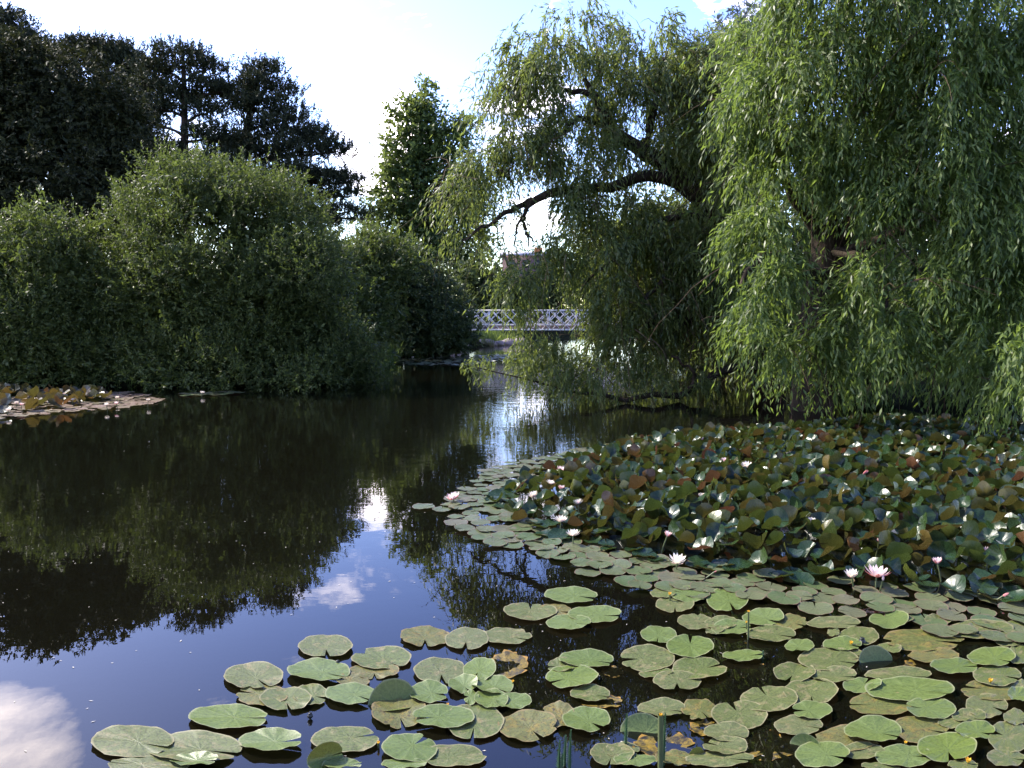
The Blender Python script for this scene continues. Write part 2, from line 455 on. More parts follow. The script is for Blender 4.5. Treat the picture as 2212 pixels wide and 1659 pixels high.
M['stalk'] = plain_mat('flower_stalk', (0.07, 0.085, 0.03), 0.5)
M['black'] = plain_mat('seed_head', (0.012, 0.012, 0.010), 0.35)
M['bridge'] = noise_mat('bridge_paint', [(0.3, (0.52, 0.49, 0.45)), (0.55, (0.70, 0.66, 0.62)), (0.75, (0.56, 0.50, 0.45))], 8.0, 0.55, 0.05)
M['deck'] = noise_mat('bridge_deck', [(0.3, (0.10, 0.07, 0.08)), (0.7, (0.17, 0.12, 0.13))], 6.0, 0.8)
M['stone'] = noise_mat('boulder_stone', [(0.3, (0.16, 0.13, 0.12)), (0.7, (0.34, 0.28, 0.26))], 5.0, 0.85, 0.6, 0.05)
M['roof'] = noise_mat('grey_roof', [(0.3, (0.26, 0.25, 0.28)), (0.7, (0.34, 0.33, 0.36))], 3.0, 0.6)
M['brick'] = noise_mat('red_brick', [(0.3, (0.09, 0.055, 0.055)), (0.7, (0.13, 0.08, 0.08))], 3.0, 0.9)
M['glass'] = noise_mat('window_glass', [(0.3, (0.02, 0.025, 0.03)), (0.7, (0.04, 0.045, 0.05))], 3.0, 0.1, 0.0)
M['tile'] = noise_mat('orange_chimney', [(0.3, (0.35, 0.12, 0.04)), (0.7, (0.42, 0.16, 0.06))], 3.0, 0.8)
M['debris'] = plain_mat('floating_bits', (0.36, 0.33, 0.26), 0.6)
M['mud'] = noise_mat('pond_mud', [(0.3, (0.014, 0.013, 0.008)), (0.7, (0.026, 0.024, 0.014))], 2.0, 1.0, 0.2)


# ------------------------------------------------------------------ ground, pond, water, path
POND = np.array([(-40, 1.2), (-40, 19.0), (-16, 19.6), (-11, 20.0), (-8, 20.6), (-6.3, 21.4), (-5.2, 23.6), (-4.5, 26), (-4.4, 29), (-4.6, 31.5), (-3.0, 34.0),
                 (-2.2, 37.5), (-1.2, 41), (-0.6, 44), (3, 52), (9, 60), (16, 64), (16, 56), (11, 46), (9.4, 40), (9.0, 33), (9.5, 26), (9.0, 20.5), (8.0, 17.6), (7.6, 15.9), (9.0, 14.9),
                 (13, 14.4), (20, 14.0), (40, 13.0), (40, 1.2)], float)


def poly_sd(P, X, Y):
    """signed distance, negative inside"""
    d = np.full(X.shape, 1e9)
    ins = np.zeros(X.shape, bool)
    n = len(P)
    for i in range(n):
        a, b = P[i], P[(i + 1) % n]
        e = b - a
        wx, wy = X - a[0], Y - a[1]
        t = np.clip((wx * e[0] + wy * e[1]) / (e @ e), 0, 1)
        d = np.minimum(d, np.hypot(wx - e[0] * t, wy - e[1] * t))
        c = ((a[1] <= Y) & (b[1] > Y)) | ((b[1] <= Y) & (a[1] > Y))
        with np.errstate(divide='ignore', invalid='ignore'):
            xi = a[0] + (Y - a[1]) / (b[1] - a[1]) * e[0]
        ins ^= c & (X < xi)
    return np.where(ins, -d, d)


def wob(X, Y, s=1.0, k=0):
    return (np.sin(X * 0.9 * s + 1.3 + k) * np.cos(Y * 1.1 * s + 0.4 + k) + 0.5 * np.sin(X * 2.3 * s - Y * 1.7 * s + k) + 0.3 * np.sin(X * 4.9 * s + Y * 4.1 * s + 2 * k)) / 1.8


def ground_z(X, Y):
    sd = poly_sd(POND, X, Y) + 0.25 * wob(X, Y, 1.3)
    up = np.clip(sd / 1.6, 0, 1)
    z = -0.75 + 0.75 * np.clip((sd + 1.2) / 1.2, 0, 1) + 0.42 * up * up * (3 - 2 * up)
    z += np.where(sd > 0, 0.05 * wob(X, Y, 2.0, 1) * up, 0)
    rise = np.clip((sd - 4) / 22, 0, 1)
    z += rise * rise * (3 - 2 * rise) * 1.1 * np.clip((-X + 6) / 12, 0, 1)
    z = np.where((Y < 2.2) & (sd > 0), np.minimum(z, 0.35), z)
    return z


def grid_axis(lo, hi, fine_lo, fine_hi, step, coarse):
    a = np.arange(fine_lo, fine_hi + 1e-6, step)
    left = fine_lo - np.cumsum(np.geomspace(step * 1.5, coarse, 16)); left = left[left > lo]
    right = fine_hi + np.cumsum(np.geomspace(step * 1.5, coarse, 16)); right = right[right < hi]
    return np.concatenate([[lo], left[::-1], a, right, [hi]])


gx = grid_axis(-900, 900, -26, 26, 0.4, 150)
gy = grid_axis(-300, 1600, -4, 66, 0.4, 180)
GX, GY = np.meshgrid(gx, gy)
GZ = ground_z(GX, GY)
nx, ny = len(gx), len(gy)
ii = (np.arange(ny - 1)[:, None] * nx + np.arange(nx - 1)[None]).ravel()
tag(mobj('ground', np_mesh('ground', np.stack([GX, GY, GZ], -1).reshape(-1, 3), np.stack([ii, ii + 1, ii + nx + 1, ii + nx], -1), M['ground'], True)),
    'dark earth and grass banks around the pond', None, None, 'structure')
wv = np.array([(-60, -6, 0), (60, -6, 0), (60, 80, 0), (-60, 80, 0)], float)
tag(mobj('water', np_mesh('water', wv, np.array([[0, 1, 2, 3]]), M['water'])), 'still dark pond water mirroring the trees and sky', None, None, 'structure')
# gravel path on the rising bank behind the bushes
px_ = np.linspace(-26, -6, 21)
pv = []
for x in px_:
    yc = 30.5 + 1.0 * math.sin(x * 0.2)
    for k in (-1.1, -0.37, 0.37, 1.1):
        pv.append((x, yc + k * 1.3, float(ground_z(np.array([x]), np.array([yc + k * 1.3]))[0]) + 0.035 - 0.01 * abs(k)))
pf = [(i * 4 + j, i * 4 + j + 4, i * 4 + j + 5, i * 4 + j + 1) for i in range(20) for j in range(3)]
tag(mobj('path', np_mesh('path', np.array(pv), np.array(pf), M['path'])), 'pale gravel path on the bank behind the bushes', None, None, 'structure')


# ------------------------------------------------------------------ tree building
def tube(pts, radii, sides=8, wobble=0.0):
    P = np.asarray(pts, float)
    n = len(P)
    T = norm(np.gradient(P, axis=0))
    ref = np.array([0.0, 1.0, 0.0]) if abs(T[0] @ np.array([0, 0, 1.0])) > 0.8 else np.array([0.0, 0.0, 1.0])
    V = []
    for i in range(n):
        u = norm(np.cross(T[i], ref)); v = np.cross(T[i], u)
        for k in range(sides):
            a = 2 * PI * k / sides
            r = radii[i] * (1 + wobble * math.sin(3 * a + i * 0.9) + wobble * 0.6 * math.sin(5 * a - i * 1.7))
            V.append(P[i] + (u * math.cos(a) + v * math.sin(a)) * r)
    Fq = []
    for i in range(n - 1):
        for k in range(sides):
            a, b = i * sides + k, i * sides + (k + 1) % sides
            Fq.append((a, b, b + sides, a + sides))
    return np.array(V), np.array(Fq)


def smooth_path(pts, n):
    P = np.asarray(pts, float)
    t = np.linspace(0, len(P) - 1, n)
    out = []
    for x in t:
        i = min(int(x), len(P) - 2); f = x - i
        p0, p1, p2, p3 = P[max(i - 1, 0)], P[i], P[i + 1], P[min(i + 2, len(P) - 1)]
        out.append(0.5 * (2 * p1 + (p2 - p0) * f + (2 * p0 - 5 * p1 + 4 * p2 - p3) * f * f + (3 * p1 - p0 - 3 * p2 + p3) * f ** 3))
    return np.array(out)


def join(parts):
    V, Fs, k = [], [], 0
    for v, f in parts:
        V.append(v); Fs.append(f + k); k += len(v)
    return np.concatenate(V), np.concatenate(Fs)


def limb(name, root, pts, r0, r1, mat, n=14, sides=9, wobble=0.06, rough=0.0):
    P = smooth_path(pts, n)
    if rough:
        P[1:-1] += R.normal(0, rough, (n - 2, 3))
    rad = np.linspace(r0, r1, n)
    v, f = tube(P, rad, sides, wobble)
    o = mobj(name, np_mesh(name, v - np.array(root.location), f, mat, True), root)
    return o, P


def leaf_quads(B, D, N, L, W, fold=0.18):
    """B base, D unit direction, N unit normal, all (n,3); returns verts (4n,3), faces (n,4)"""
    s = norm(np.cross(D, N))
    n2 = np.cross(s, D)
    mid = B + D * (L * 0.42)[:, None] - n2 * (W * fold)[:, None]
    w = (W * 0.5)[:, None]
    V = np.stack([B, mid + s * w, B + D * L[:, None] - n2 * (L * 0.10)[:, None], mid - s * w], 1).reshape(-1, 3)
    return V, np.arange(len(V)).reshape(-1, 4)


def twig_leaves(o, d, Lt, nl, grav, lL, lW, ang, up=0.5, outward=None, droop=0.0, jit=0.25, t0=0.08):
    """leaves set along curved twigs"""
    n = len(o)
    t = (np.linspace(t0, 1.0, nl)[None] + R.uniform(-0.5, 0.5, (n, nl)) * (1 - t0) / nl)[..., None]
    g = np.asarray(grav).reshape(-1, 1, 1) if np.ndim(grav) else grav
    z = np.array([0, 0, 1.0])
    LL = Lt[:, None, None]
    P = o[:, None] + d[:, None] * LL * t - z * g * LL * t * t
    T = norm(d[:, None] - 2 * z * g * t)
    u = norm(np.cross(T, R.normal(size=(n, nl, 3))))
    a = ang + R.normal(0, 0.25, (n, nl, 1))
    D = T * np.cos(a) + u * np.sin(a) - z * droop
    D = norm(D + R.normal(0, jit * 0.4, (n, nl, 3)))
    nr = R.normal(0, 0.75, (n, nl, 3)) + z * up
    if outward is not None:
        nr = nr + outward[:, None] * 0.5
    N = nr - D * (nr * D).sum(-1, keepdims=True)
    N = norm(N)
    m = n * nl
    L = lL * R.uniform(0.65, 1.25, m)
    W = lW * R.uniform(0.75, 1.25, m)
    return leaf_quads(P.reshape(m, 3), D.reshape(m, 3), N.reshape(m, 3), L, W), np.repeat(R.normal(0, 0.16, n), nl)


def blob_points(blobs, n, lo=0.55, hi=1.02, zflat=1.0):
    """n points near the surfaces of ellipsoids given as (px, py, Y, rx_px, ry_px[, depth factor]); also outward directions"""
    B = [(b if len(b) > 5 else (*b, 0.85)) for b in blobs]
    w = np.array([(b[3] * b[4]) ** 0.85 * (b[2] / 20) ** 2 for b in B]); w = w / w.sum()
    k = R.choice(len(B), n, p=w)
    c = np.array([at(b[0], b[1], b[2]) for b in B])
    r = np.array([(b[3] * b[2] / F, b[3] * b[2] / F * b[5], b[4] * b[2] / F) for b in B])
    u = norm(R.normal(size=(n, 3)))
    q = R.uniform(lo ** 2, hi ** 2, n) ** 0.5
    return c[k] + u * r[k] * q[:, None], norm(u / r[k]), k


def crown(name, root, parts, mat):
    """parts: list of ((V,F), shade offset) from twig_leaves"""
    Vs, Fs, sh, k = [], [], [], 0
    for (v, f), s in parts:
        Vs.append(v); Fs.append(f + k); k += len(v)
        sh.append(np.clip(0.45 + s + R.normal(0, 0.17, len(f)), 0, 1))
    V = np.concatenate(Vs) - np.array(root.location)
    me = np_mesh(name, V, np.concatenate(Fs), mat, False, [('shade', 'FLOAT', 'FACE', np.concatenate(sh))])
    return mobj(name, me, root)


def clumped(blobs, n_clump, per, spread, **kw):
    c, out, k = blob_points(blobs, n_clump, **kw)
    o = np.repeat(c, per, 0) + R.normal(0, 1, (n_clump * per, 3)) * np.array(spread)
    return o, np.repeat(out, per, 0)


def willow_sprays(blobs, n_spray, per, L0, L1, leafL, leafW, nl, out_push=0.5, sig=0.11):
    """arching sprays that leave the crown outward and hang down"""
    c, out, k = blob_points(blobs, n_spray, lo=0.45, hi=1.0)
    fl = out.copy(); fl[:, 2] *= 0.4
    fl = norm(fl + R.normal(0, 0.3, fl.shape))
    res = []
    n = n_spray * per
    o = np.repeat(c, per, 0) + R.normal(0, 1, (n, 3)) * sig
    d0 = np.repeat(fl, per, 0) * out_push + R.normal(0, 0.24, (n, 3))
    d0[:, 2] += 0.12
    Lt = np.repeat(R.uniform(L0, L1, n_spray), per) * R.uniform(0.6, 1.15, n)
    o[:, 2] += Lt * 0.42
    keep = o[:, 2] - 0.85 * Lt > 0.06
    o, d0, Lt = o[keep], d0[keep], Lt[keep]
    outw = np.repeat(out, per, 0)[keep]
    return twig_leaves(o, d0, Lt, nl, R.uniform(0.75, 1.05, len(o)), leafL, leafW, 0.5, up=0.25, outward=outw, droop=0.25)


def strand_lines(o, d, Lt, grav, w):
    """thin two-sided ribbons for bare twigs"""
    n = len(o); m = 6
    t = np.linspace(0, 1, m)[None, :, None]
    z = np.array([0, 0, 1.0])
    P = o[:, None] + d[:, None] * Lt[:, None, None] * t - z * grav * Lt[:, None, None] * t * t + R.normal(0, 0.012, (n, m, 3)) * Lt[:, None, None]
    s = norm(np.cross(np.gradient(P, axis=1), R.normal(size=(n, 1, 3)))) * (w * (1 - 0.75 * t))
    V = np.stack([P - s, P + s], 2).reshape(-1, 3)
    b = (np.arange(n)[:, None] * (2 * m) + np.arange(m - 1)[None] * 2).ravel()
    return V, np.stack([b, b + 1, b + 3, b + 2], -1)


def base_of(px, Y, z=None):
    x = (px - CX) / F * (Y * math.cos(PITCH))
    p = at(px, 700, Y)
    zz = float(ground_z(np.array([p[0]]), np.array([Y]))[0]) if z is None else z
    return (p[0], Y, zz)


# ---- the sunlit willow
wr = empty('willow_tree', base_of(1762, 15.6), 'tall weeping willow with long sunlit yellow-green curtains hanging over the lily bed', 'tree')
limb('trunk', wr, [np.array(wr.location) + (0, 0, -0.4), at(1765, 760, 15.6), at(1775, 640, 15.5), at(1790, 540, 15.4), at(1770, 400, 15.3), at(1745, 260, 15.2)], 0.46, 0.20, M['bark'], 18, 14, 0.08)
for pts, a, b in [([at(1778, 600, 15.5), at(1840, 480, 15.1), at(1930, 330, 14.6), at(2000, 180, 14.2)], 0.20, 0.07),
                  ([at(1785, 520, 15.4), at(1720, 420, 15.0), at(1680, 300, 14.6), at(1660, 170, 14.2)], 0.16, 0.05),
                  ([at(1770, 400, 15.3), at(1850, 250, 14.8), at(1880, 120, 14.2), at(1900, -20, 13.8)], 0.15, 0.05),
                  ([at(1776, 560, 15.5), at(1900, 520, 14.5), at(2030, 470, 13.6), at(2160, 430, 12.8)], 0.13, 0.04),
                  ([at(1772, 610, 15.5), at(1700, 560, 14.4), at(1640, 560, 13.3), at(1600, 620, 12.6)], 0.12, 0.03),
                  ([at(1790, 540, 15.5), at(1860, 560, 14.0), at(1900, 600, 12.9), at(1930, 680, 12.2)], 0.11, 0.03)]:
    limb('limb', wr, pts, a, b, M['bark'], 14, 8, 0.05, 0.03)
WRB = [(1720, 80, 14, 110, 130), (1850, 20, 13.4, 190, 130), (2060, 30, 12.8, 200, 150), (1650, 240, 14.2, 85, 120), (1790, 230, 13.4, 150, 120), (2040, 230, 12.8, 190, 130),
       (1690, 380, 13.8, 90, 110), (1900, 380, 13.2, 120, 90), (2120, 380, 12.4, 130, 110), (1900, 470, 12.8, 60, 55), (2010, 520, 12.4, 120, 90), (2160, 560, 12.0, 100, 110),
       (1665, 560, 13.2, 70, 80), (1650, 690, 12.8, 70, 80), (1705, 755, 12.6, 70, 70), (1775, 790, 12.7, 45, 40), (1910, 650, 12.2, 85, 75), (1860, 760, 12.2, 110, 60), (2000, 700, 12.2, 90, 80), (2150, 760, 11.4, 60, 100), (2190, 830, 10.6, 30, 60),
       (2300, 200, 12.6, 160, 250), (2300, 600, 12.0, 140, 220), (1980, -150, 14, 260, 120)]
wr_core = [(1760, 200, 16.4, 190, 180, 0.4), (2050, 300, 15.2, 230, 260, 0.4), (1960, 640, 16.2, 260, 170, 0.3), (1680, 600, 16.6, 90, 190, 0.3), (2250, 600, 14.4, 180, 260, 0.4), (1990, 790, 15.4, 230, 50, 0.3), (2200, 790, 14.4, 140, 70, 0.4)]
crown('crown', wr, [willow_sprays(WRB, 600, 19, 0.45, 1.15, 0.138, 0.032, 12, 0.6, 0.08), willow_sprays(wr_core, 300, 11, 0.8, 1.5, 0.18, 0.038, 12)], M['willow'])
so_, sd_ = clumped(WRB + wr_core, 260, 3, (0.2, 0.2, 0.2), lo=0.3, hi=0.9)
v, f = strand_lines(so_, norm(sd_ * 0.5 + R.normal(0, 0.5, so_.shape)), R.uniform(0.5, 1.6, len(so_)), 0.5, 0.008)
tag(mobj('twigs', np_mesh('twigs', v - np.array(wr.location), f, M['twig']), wr), kind='stuff')

# ---- the leaning willow
wlf = empty('willow_tree', base_of(1668, 19.4), 'leaning weeping willow with bare brown limbs reaching over the footbridge channel', 'tree')
limb('trunk', wlf, [np.array(wlf.location) + (0, 0, -0.5), at(1660, 740, 19.4), at(1640, 620, 19.3), at(1590, 490, 19.2), at(1544, 443, 19.1), at(1494, 402, 19.0), at(1452, 372, 19.0)], 0.44, 0.26, M['bark'], 20, 12, 0.07)
for pts, a, b in [([at(1460, 378, 19.0), at(1397, 330, 18.9), at(1355, 305, 18.8), at(1317, 271, 18.7), at(1290, 235, 18.6), at(1262, 170, 18.6)], 0.22, 0.05),
                  ([at(1500, 405, 19.0), at(1401, 380, 18.7), at(1317, 402, 18.4), at(1233, 410, 18.2), at(1170, 422, 18.0), at(1136, 448, 17.9)], 0.15, 0.07),
                  ([at(1136, 446, 17.9), at(1132, 480, 17.9), at(1137, 507, 17.9), at(1141, 545, 17.9)], 0.05, 0.010),
                  ([at(1137, 500, 17.9), at(1152, 520, 17.9), at(1164, 532, 17.9)], 0.03, 0.008),
                  ([at(1148, 434, 17.9), at(1118, 490, 17.8), at(1112, 520, 17.8), at(1118, 546, 17.8), at(1100, 560, 17.8)], 0.03, 0.008),
                  ([at(1150, 432, 18.0), at(1090, 462, 17.8), at(1040, 490, 17.7), at(1000, 520, 17.6)], 0.07, 0.02),
                  ([at(1317, 271, 18.7), at(1280, 205, 18.5), at(1225, 195, 18.4), at(1170, 180, 18.2)], 0.10, 0.03),
                  ([at(1317, 271, 18.7), at(1250, 260, 18.5), at(1210, 292, 18.4), at(1170, 300, 18.3)], 0.08, 0.03),
                  ([at(1400, 335, 18.9), at(1410, 250, 18.8), at(1420, 170, 18.7), at(1440, 110, 18.6)], 0.12, 0.03),
                  ([at(1460, 376, 19.0), at(1520, 280, 19.2), at(1560, 190, 19.3)], 0.12, 0.03),
                  ([at(1590, 490, 19.2), at(1500, 470, 18.6), at(1420, 480, 18.2), at(1330, 560, 17.9), at(1260, 620, 17.6)], 0.11, 0.02),
                  ([at(1610, 540, 19.2), at(1500, 560, 18.4), at(1400, 640, 17.8), at(1340, 720, 17.4)], 0.10, 0.02),
                  ([at(1640, 640, 19.3), at(1540, 690, 18.9), at(1460, 692, 18.4), at(1400, 700, 17.8)], 0.17, 0.10),
                  ([at(1660, 790, 19.3), at(1560, 800, 18.2), at(1480, 850, 17.2), at(1380, 860, 16.7), at(1250, 850, 16.6)], 0.12, 0.03),
                  ([at(1480, 850, 17.2), at(1500, 810, 17.0), at(1450, 770, 16.9)], 0.06, 0.02)]:
    limb('limb', wlf, pts, a, b, M['bark'], 16, 8, 0.06, 0.03)
WLB = [(1250, 110, 18.8, 130, 50), (1150, 160, 18.3, 70, 65), (1090, 235, 18.2, 55, 70), (1240, 210, 18.7, 120, 80), (1400, 140, 18.9, 110, 70), (1500, 160, 19.3, 70, 60),
       (1390, 240, 19.3, 120, 70), (1520, 280, 19.2, 100, 110), (1130, 320, 18.2, 70, 60), (1230, 330, 18.5, 95, 55), (1340, 350, 19.2, 80, 45), (1570, 400, 19.6, 60, 120), (1560, 190, 19.4, 60, 70), (1600, 260, 19.4, 50, 110), (1590, 130, 19.6, 45, 60), (1610, 420, 19.6, 50, 120),
       (1010, 420, 17.8, 55, 45), (1060, 415, 17.9, 65, 40), (1000, 490, 17.7, 40, 50), (1050, 500, 17.7, 35, 35), (1250, 470, 18.0, 60, 60), (1330, 480, 18.4, 80, 45), (1440, 520, 18.9, 90, 60), (1285, 350, 18.0, 32, 30), (1440, 345, 18.3, 40, 40), (1180, 375, 17.9, 45, 26), (1232, 455, 17.9, 34, 34), (1092, 365, 18.0, 38, 34), (1150, 330, 18.2, 60, 35), (1275, 420, 18.1, 30, 40), (1095, 470, 17.7, 22, 36), (1550, 500, 18.6, 50, 70), (1560, 320, 18.3, 55, 80), (1610, 430, 17.4, 45, 100), (1540, 200, 18.6, 50, 60), (1600, 250, 17.8, 40, 80),
       (1290, 570, 17.8, 80, 70), (1400, 590, 18.0, 90, 90), (1510, 580, 18.4, 80, 90), (1095, 585, 17.6, 22, 22), (1200, 590, 17.5, 45, 35), (1125, 660, 17.3, 20, 55), (1330, 690, 17.4, 50, 70), (1400, 700, 17.7, 70, 70), (1460, 670, 18.2, 70, 60), (1560, 650, 18.6, 70, 90),
       (1300, 780, 17.2, 70, 40)]
wl_core = [(1540, 300, 19.8, 90, 150, 0.4), (1450, 610, 19.6, 150, 130, 0.4), (1570, 580, 19.8, 80, 170, 0.4), (1390, 730, 19.0, 90, 60, 0.3), (1530, 740, 19.8, 90, 60, 0.3), (1650, 740, 20.4, 60, 70, 0.3)]
WLOW = [(1175, 800, 17.0, 75, 45), (1240, 830, 16.7, 70, 30), (1310, 815, 16.9, 90, 40), (1400, 830, 17.0, 70, 35), (1140, 770, 17.1, 40, 40), (1470, 850, 17.2, 60, 25)]
WSPRIG = [(1040, 800, 17.0, 40, 10)]
crown('crown', wlf, [willow_sprays(WLB, 760, 14, 0.45, 1.25, 0.155, 0.033, 12, 0.45, 0.09), willow_sprays(wl_core, 240, 10, 0.9, 1.7, 0.2, 0.04, 13), willow_sprays(WLOW, 130, 10, 0.25, 0.5, 0.12, 0.026, 9, 0.6), willow_sprays(WSPRIG, 9, 5, 0.2, 0.35, 0.12, 0.028, 8, 0.3)], M['willow2'])
limb('limb', wlf, [at(1250, 850, 16.6), at(1150, 822, 16.8), at(1080, 806, 16.9), at(1015, 790, 17)], 0.03, 0.008, M['bark'], 10, 6)
so_, sd_ = clumped(WLB + wl_core, 420, 4, (0.25, 0.25, 0.25), lo=0.2, hi=1.0)
v, f = strand_lines(so_, norm(sd_ * 0.4 + R.normal(0, 0.6, so_.shape)), R.uniform(0.5, 1.9, len(so_)), 0.6, 0.010)
tag(mobj('twigs', np_mesh('twigs', v - np.array(wlf.location), f, M['twig']), wlf), kind='stuff')


# ---- bushes, shrubs and broadleaf trees: shoots with leaves along them
def shoot_plant(name, label, cat, base, blobs, n_clump, per, spread, Lt, nl, lL, lW, mat, stems, trunk_r, bark, ang=0.75, grav=0.05, upb=0.6, group=None, lo=0.6, leaders=0, outb=0.7, core=0.5):
    root = empty(name, base, label, cat, group)
    lumps = []
    for _ in range(int(len(blobs) * 1.6)):
        q = blobs[R.integers(len(blobs))]
        a_ = R.uniform(0, 2 * PI); k_ = R.uniform(0.80, 0.98)
        sc_ = R.uniform(0.22, 0.40)
        lumps.append((q[0] + q[3] * k_ * math.cos(a_), min(q[1] + q[4] * k_ * math.sin(a_), q[1] + q[4] * 0.6), q[2] - R.uniform(0.0, 0.7) * q[3] * q[2] / F, q[3] * sc_, q[4] * sc_))
    core_blobs, blobs = blobs, list(blobs) + lumps
    o, out = clumped(blobs, n_clump, per, (spread, spread, spread * 0.8), lo=lo)
    d = norm(out * outb + np.array([0, 0, upb]) + R.normal(0, 0.45, o.shape))
    Ls = R.uniform(0.5, 1.2, len(o)) * Lt
    ok = o[:, 2] > np.maximum(ground_z(o[:, 0], o[:, 1]), 0) + 0.06
    parts = [twig_leaves(o[ok], d[ok], Ls[ok], nl, grav, lL, lW, ang, up=0.8, outward=out[ok])]
    if core:
        nc = int(n_clump * core)
        oc, outc = clumped(core_blobs, nc, 4, (spread * 1.4,) * 3, lo=0.15, hi=0.8)
        ok = oc[:, 2] > np.maximum(ground_z(oc[:, 0], oc[:, 1]), 0) + 0.08
        oc, outc = oc[ok], outc[ok]
        parts.append(twig_leaves(oc, norm(R.normal(0, 1, oc.shape)), R.uniform(0.6, 1.2, len(oc)) * Lt, nl, 0.1, lL * 1.7, lW * 2.2, ang, up=0.3, outward=outc))
    if leaders:
        o2, out2, _ = blob_points(blobs, leaders * 3, 0.9, 1.03)
        s = out2[:, 2] > 0.25
        d2 = norm(out2[s] * 0.35 + np.array([0, 0, 1.0]) + R.normal(0, 0.25, (s.sum(), 3)))
        parts.append(twig_leaves(o2[s], d2, R.uniform(0.9, 2.0, s.sum()) * Lt, nl + 6, 0.0, lL, lW, 0.6, up=0.8, outward=out2[s]))
    crown('crown', root, parts, mat)
    b = np.array(base)
    cs = [at(q[0], q[1], q[2]) for q in core_blobs]
    if trunk_r:
        top = max(cs, key=lambda p: p[2])
        mid = b * 0.45 + top * 0.55 + R.normal(0, 0.12, 3)
        limb('trunk', root, [b + (0, 0, -0.4), b * 0.8 + mid * 0.2 + (0, 0, 0.3), mid, top], trunk_r, trunk_r * 0.25, bark, 14, 9)
        for c_ in random.sample(cs, min(stems, len(cs))):
            p0 = b + (top - b) * random.uniform(0.3, 0.6)
            limb('limb', root, [p0, (p0 + c_) / 2 + R.normal(0, 0.1, 3) + (0, 0, 0.15), c_], trunk_r * 0.4, trunk_r * 0.1, bark, 8, 6)
    else:
        for i in range(stems):
            c_ = cs[i % len(cs)] + R.normal(0, 0.25, 3)
            b0 = b + np.append(R.normal(0, 0.35, 2), -0.3)
            limb('stem', root, [b0, (b0 + c_) / 2 + R.normal(0, 0.25, 3), c_], 0.055, 0.015, M['twig'], 8, 6)
    return root


shoot_plant('willow_bush', 'large rounded grey-green willow bush overhanging the water beside the narrow channel', 'bush', base_of(470, 22.4),
            [(470, 570, 22, 225, 170), (400, 420, 22, 120, 75), (490, 430, 22.4, 130, 70), (600, 520, 22.4, 110, 100), (660, 660, 22, 90, 150), (300, 560, 21.8, 85, 120), (310, 720, 21.2, 70, 110), (430, 760, 20.8, 150, 75), (600, 775, 21.0, 150, 65), (720, 760, 21.4, 70, 75), (500, 800, 20.5, 220, 40), (760, 790, 21.6, 60, 45), (740, 818, 21.0, 55, 22), (670, 822, 20.7, 60, 20), (330, 790, 20.6, 80, 45), (640, 590, 21.6, 100, 120), (380, 640, 20.9, 110, 100), (540, 660, 21, 120, 100)],
            2300, 7, 0.22, 0.40, 11, 0.098, 0.034, M['bush'], 12, 0, None, leaders=150, core=0.35)
shoot_plant('willow_bush', 'loose willow bush with long upright shoots behind the pinkish lily patch', 'bush', base_of(90, 20.8),
            [(75, 630, 20.6, 110, 85), (20, 560, 20.8, 40, 60), (190, 640, 21, 65, 90), (60, 720, 20.2, 110, 90), (190, 730, 21, 80, 90), (120, 790, 20.4, 110, 45), (10, 790, 20.2, 60, 45), (150, 530, 21, 30, 45), (95, 500, 20.9, 18, 42), (60, 490, 20.7, 14, 30), (-50, 660, 20.6, 60, 120)],
            1250, 7, 0.26, 0.42, 11, 0.098, 0.034, M['bush'], 10, 0, None, leaders=190, core=0.3)
shoot_plant('shrub', 'dense dark green shrub leaning against the white footbridge', 'bush', base_of(930, 34.5),
            [(900, 650, 33.5, 85, 70), (950, 690, 34, 55, 65), (860, 600, 33.5, 60, 55), (880, 710, 32.6, 80, 45), (970, 730, 33.6, 40, 30)],
            620, 6, 0.3, 0.5, 9, 0.17, 0.06, M['back'], 6, 0, None, leaders=20)
shoot_plant('shrub', 'olive green shrub wedged between large willow bush and tall airy tree', 'bush', base_of(800, 31),
            [(790, 620, 30, 60, 80), (770, 700, 28, 40, 60), (820, 560, 31, 60, 40), (740, 600, 29, 40, 70), (800, 690, 29, 40, 50)],
            480, 6, 0.3, 0.5, 9, 0.16, 0.055, M['bush'], 6, 0, None, leaders=25)
shoot_plant('broadleaf_tree', 'tall airy broadleaf tree with sparse pointed top beside the white footbridge', 'tree', base_of(930, 60),
            [(905, 215, 60, 18, 40), (880, 250, 60, 34, 34), (915, 285, 60, 32, 40), (965, 290, 60, 40, 26), (1005, 275, 60, 20, 22), (985, 320, 60, 36, 26), (875, 350, 60, 48, 50), (930, 370, 60, 42, 50), (845, 410, 60, 34, 46), (890, 430, 60, 60, 50), (970, 400, 60, 45, 45), (1020, 420, 60, 45, 50), (850, 480, 60, 50, 50), (930, 500, 60, 70, 55), (1000, 500, 60, 60, 60), (880, 550, 60, 80, 50), (980, 570, 60, 60, 50)],
            800, 6, 0.40, 0.85, 8, 0.25, 0.17, M['poplar'], 9, 0.42, M['bark_pine'], grav=0.2, upb=0.35, core=0.12)
shoot_plant('shrub', 'added low shrub blocking sky glare under the right flank of the large willow bush', 'bush', base_of(680, 25), [(600, 730, 25, 70, 60), (690, 725, 25.5, 60, 60), (730, 740, 25, 40, 50), (640, 770, 24, 80, 35), (705, 785, 23.4, 50, 26)],  # added to close the gap where bright sky mirrored in the water
            200, 6, 0.3, 0.5, 8, 0.16, 0.06, M['back'], 4, 0, None)
shoot_plant('shrub', 'added low shrub blocking sky glare behind the stems of the large willow bush', 'bush', base_of(380, 26), [(280, 735, 26, 80, 60), (390, 730, 26, 90, 60), (500, 735, 26, 80, 60)],  # second added shrub, keeps low sky glare off the water behind the stems
            150, 6, 0.3, 0.5, 8, 0.16, 0.06, M['back'], 4, 0, None)
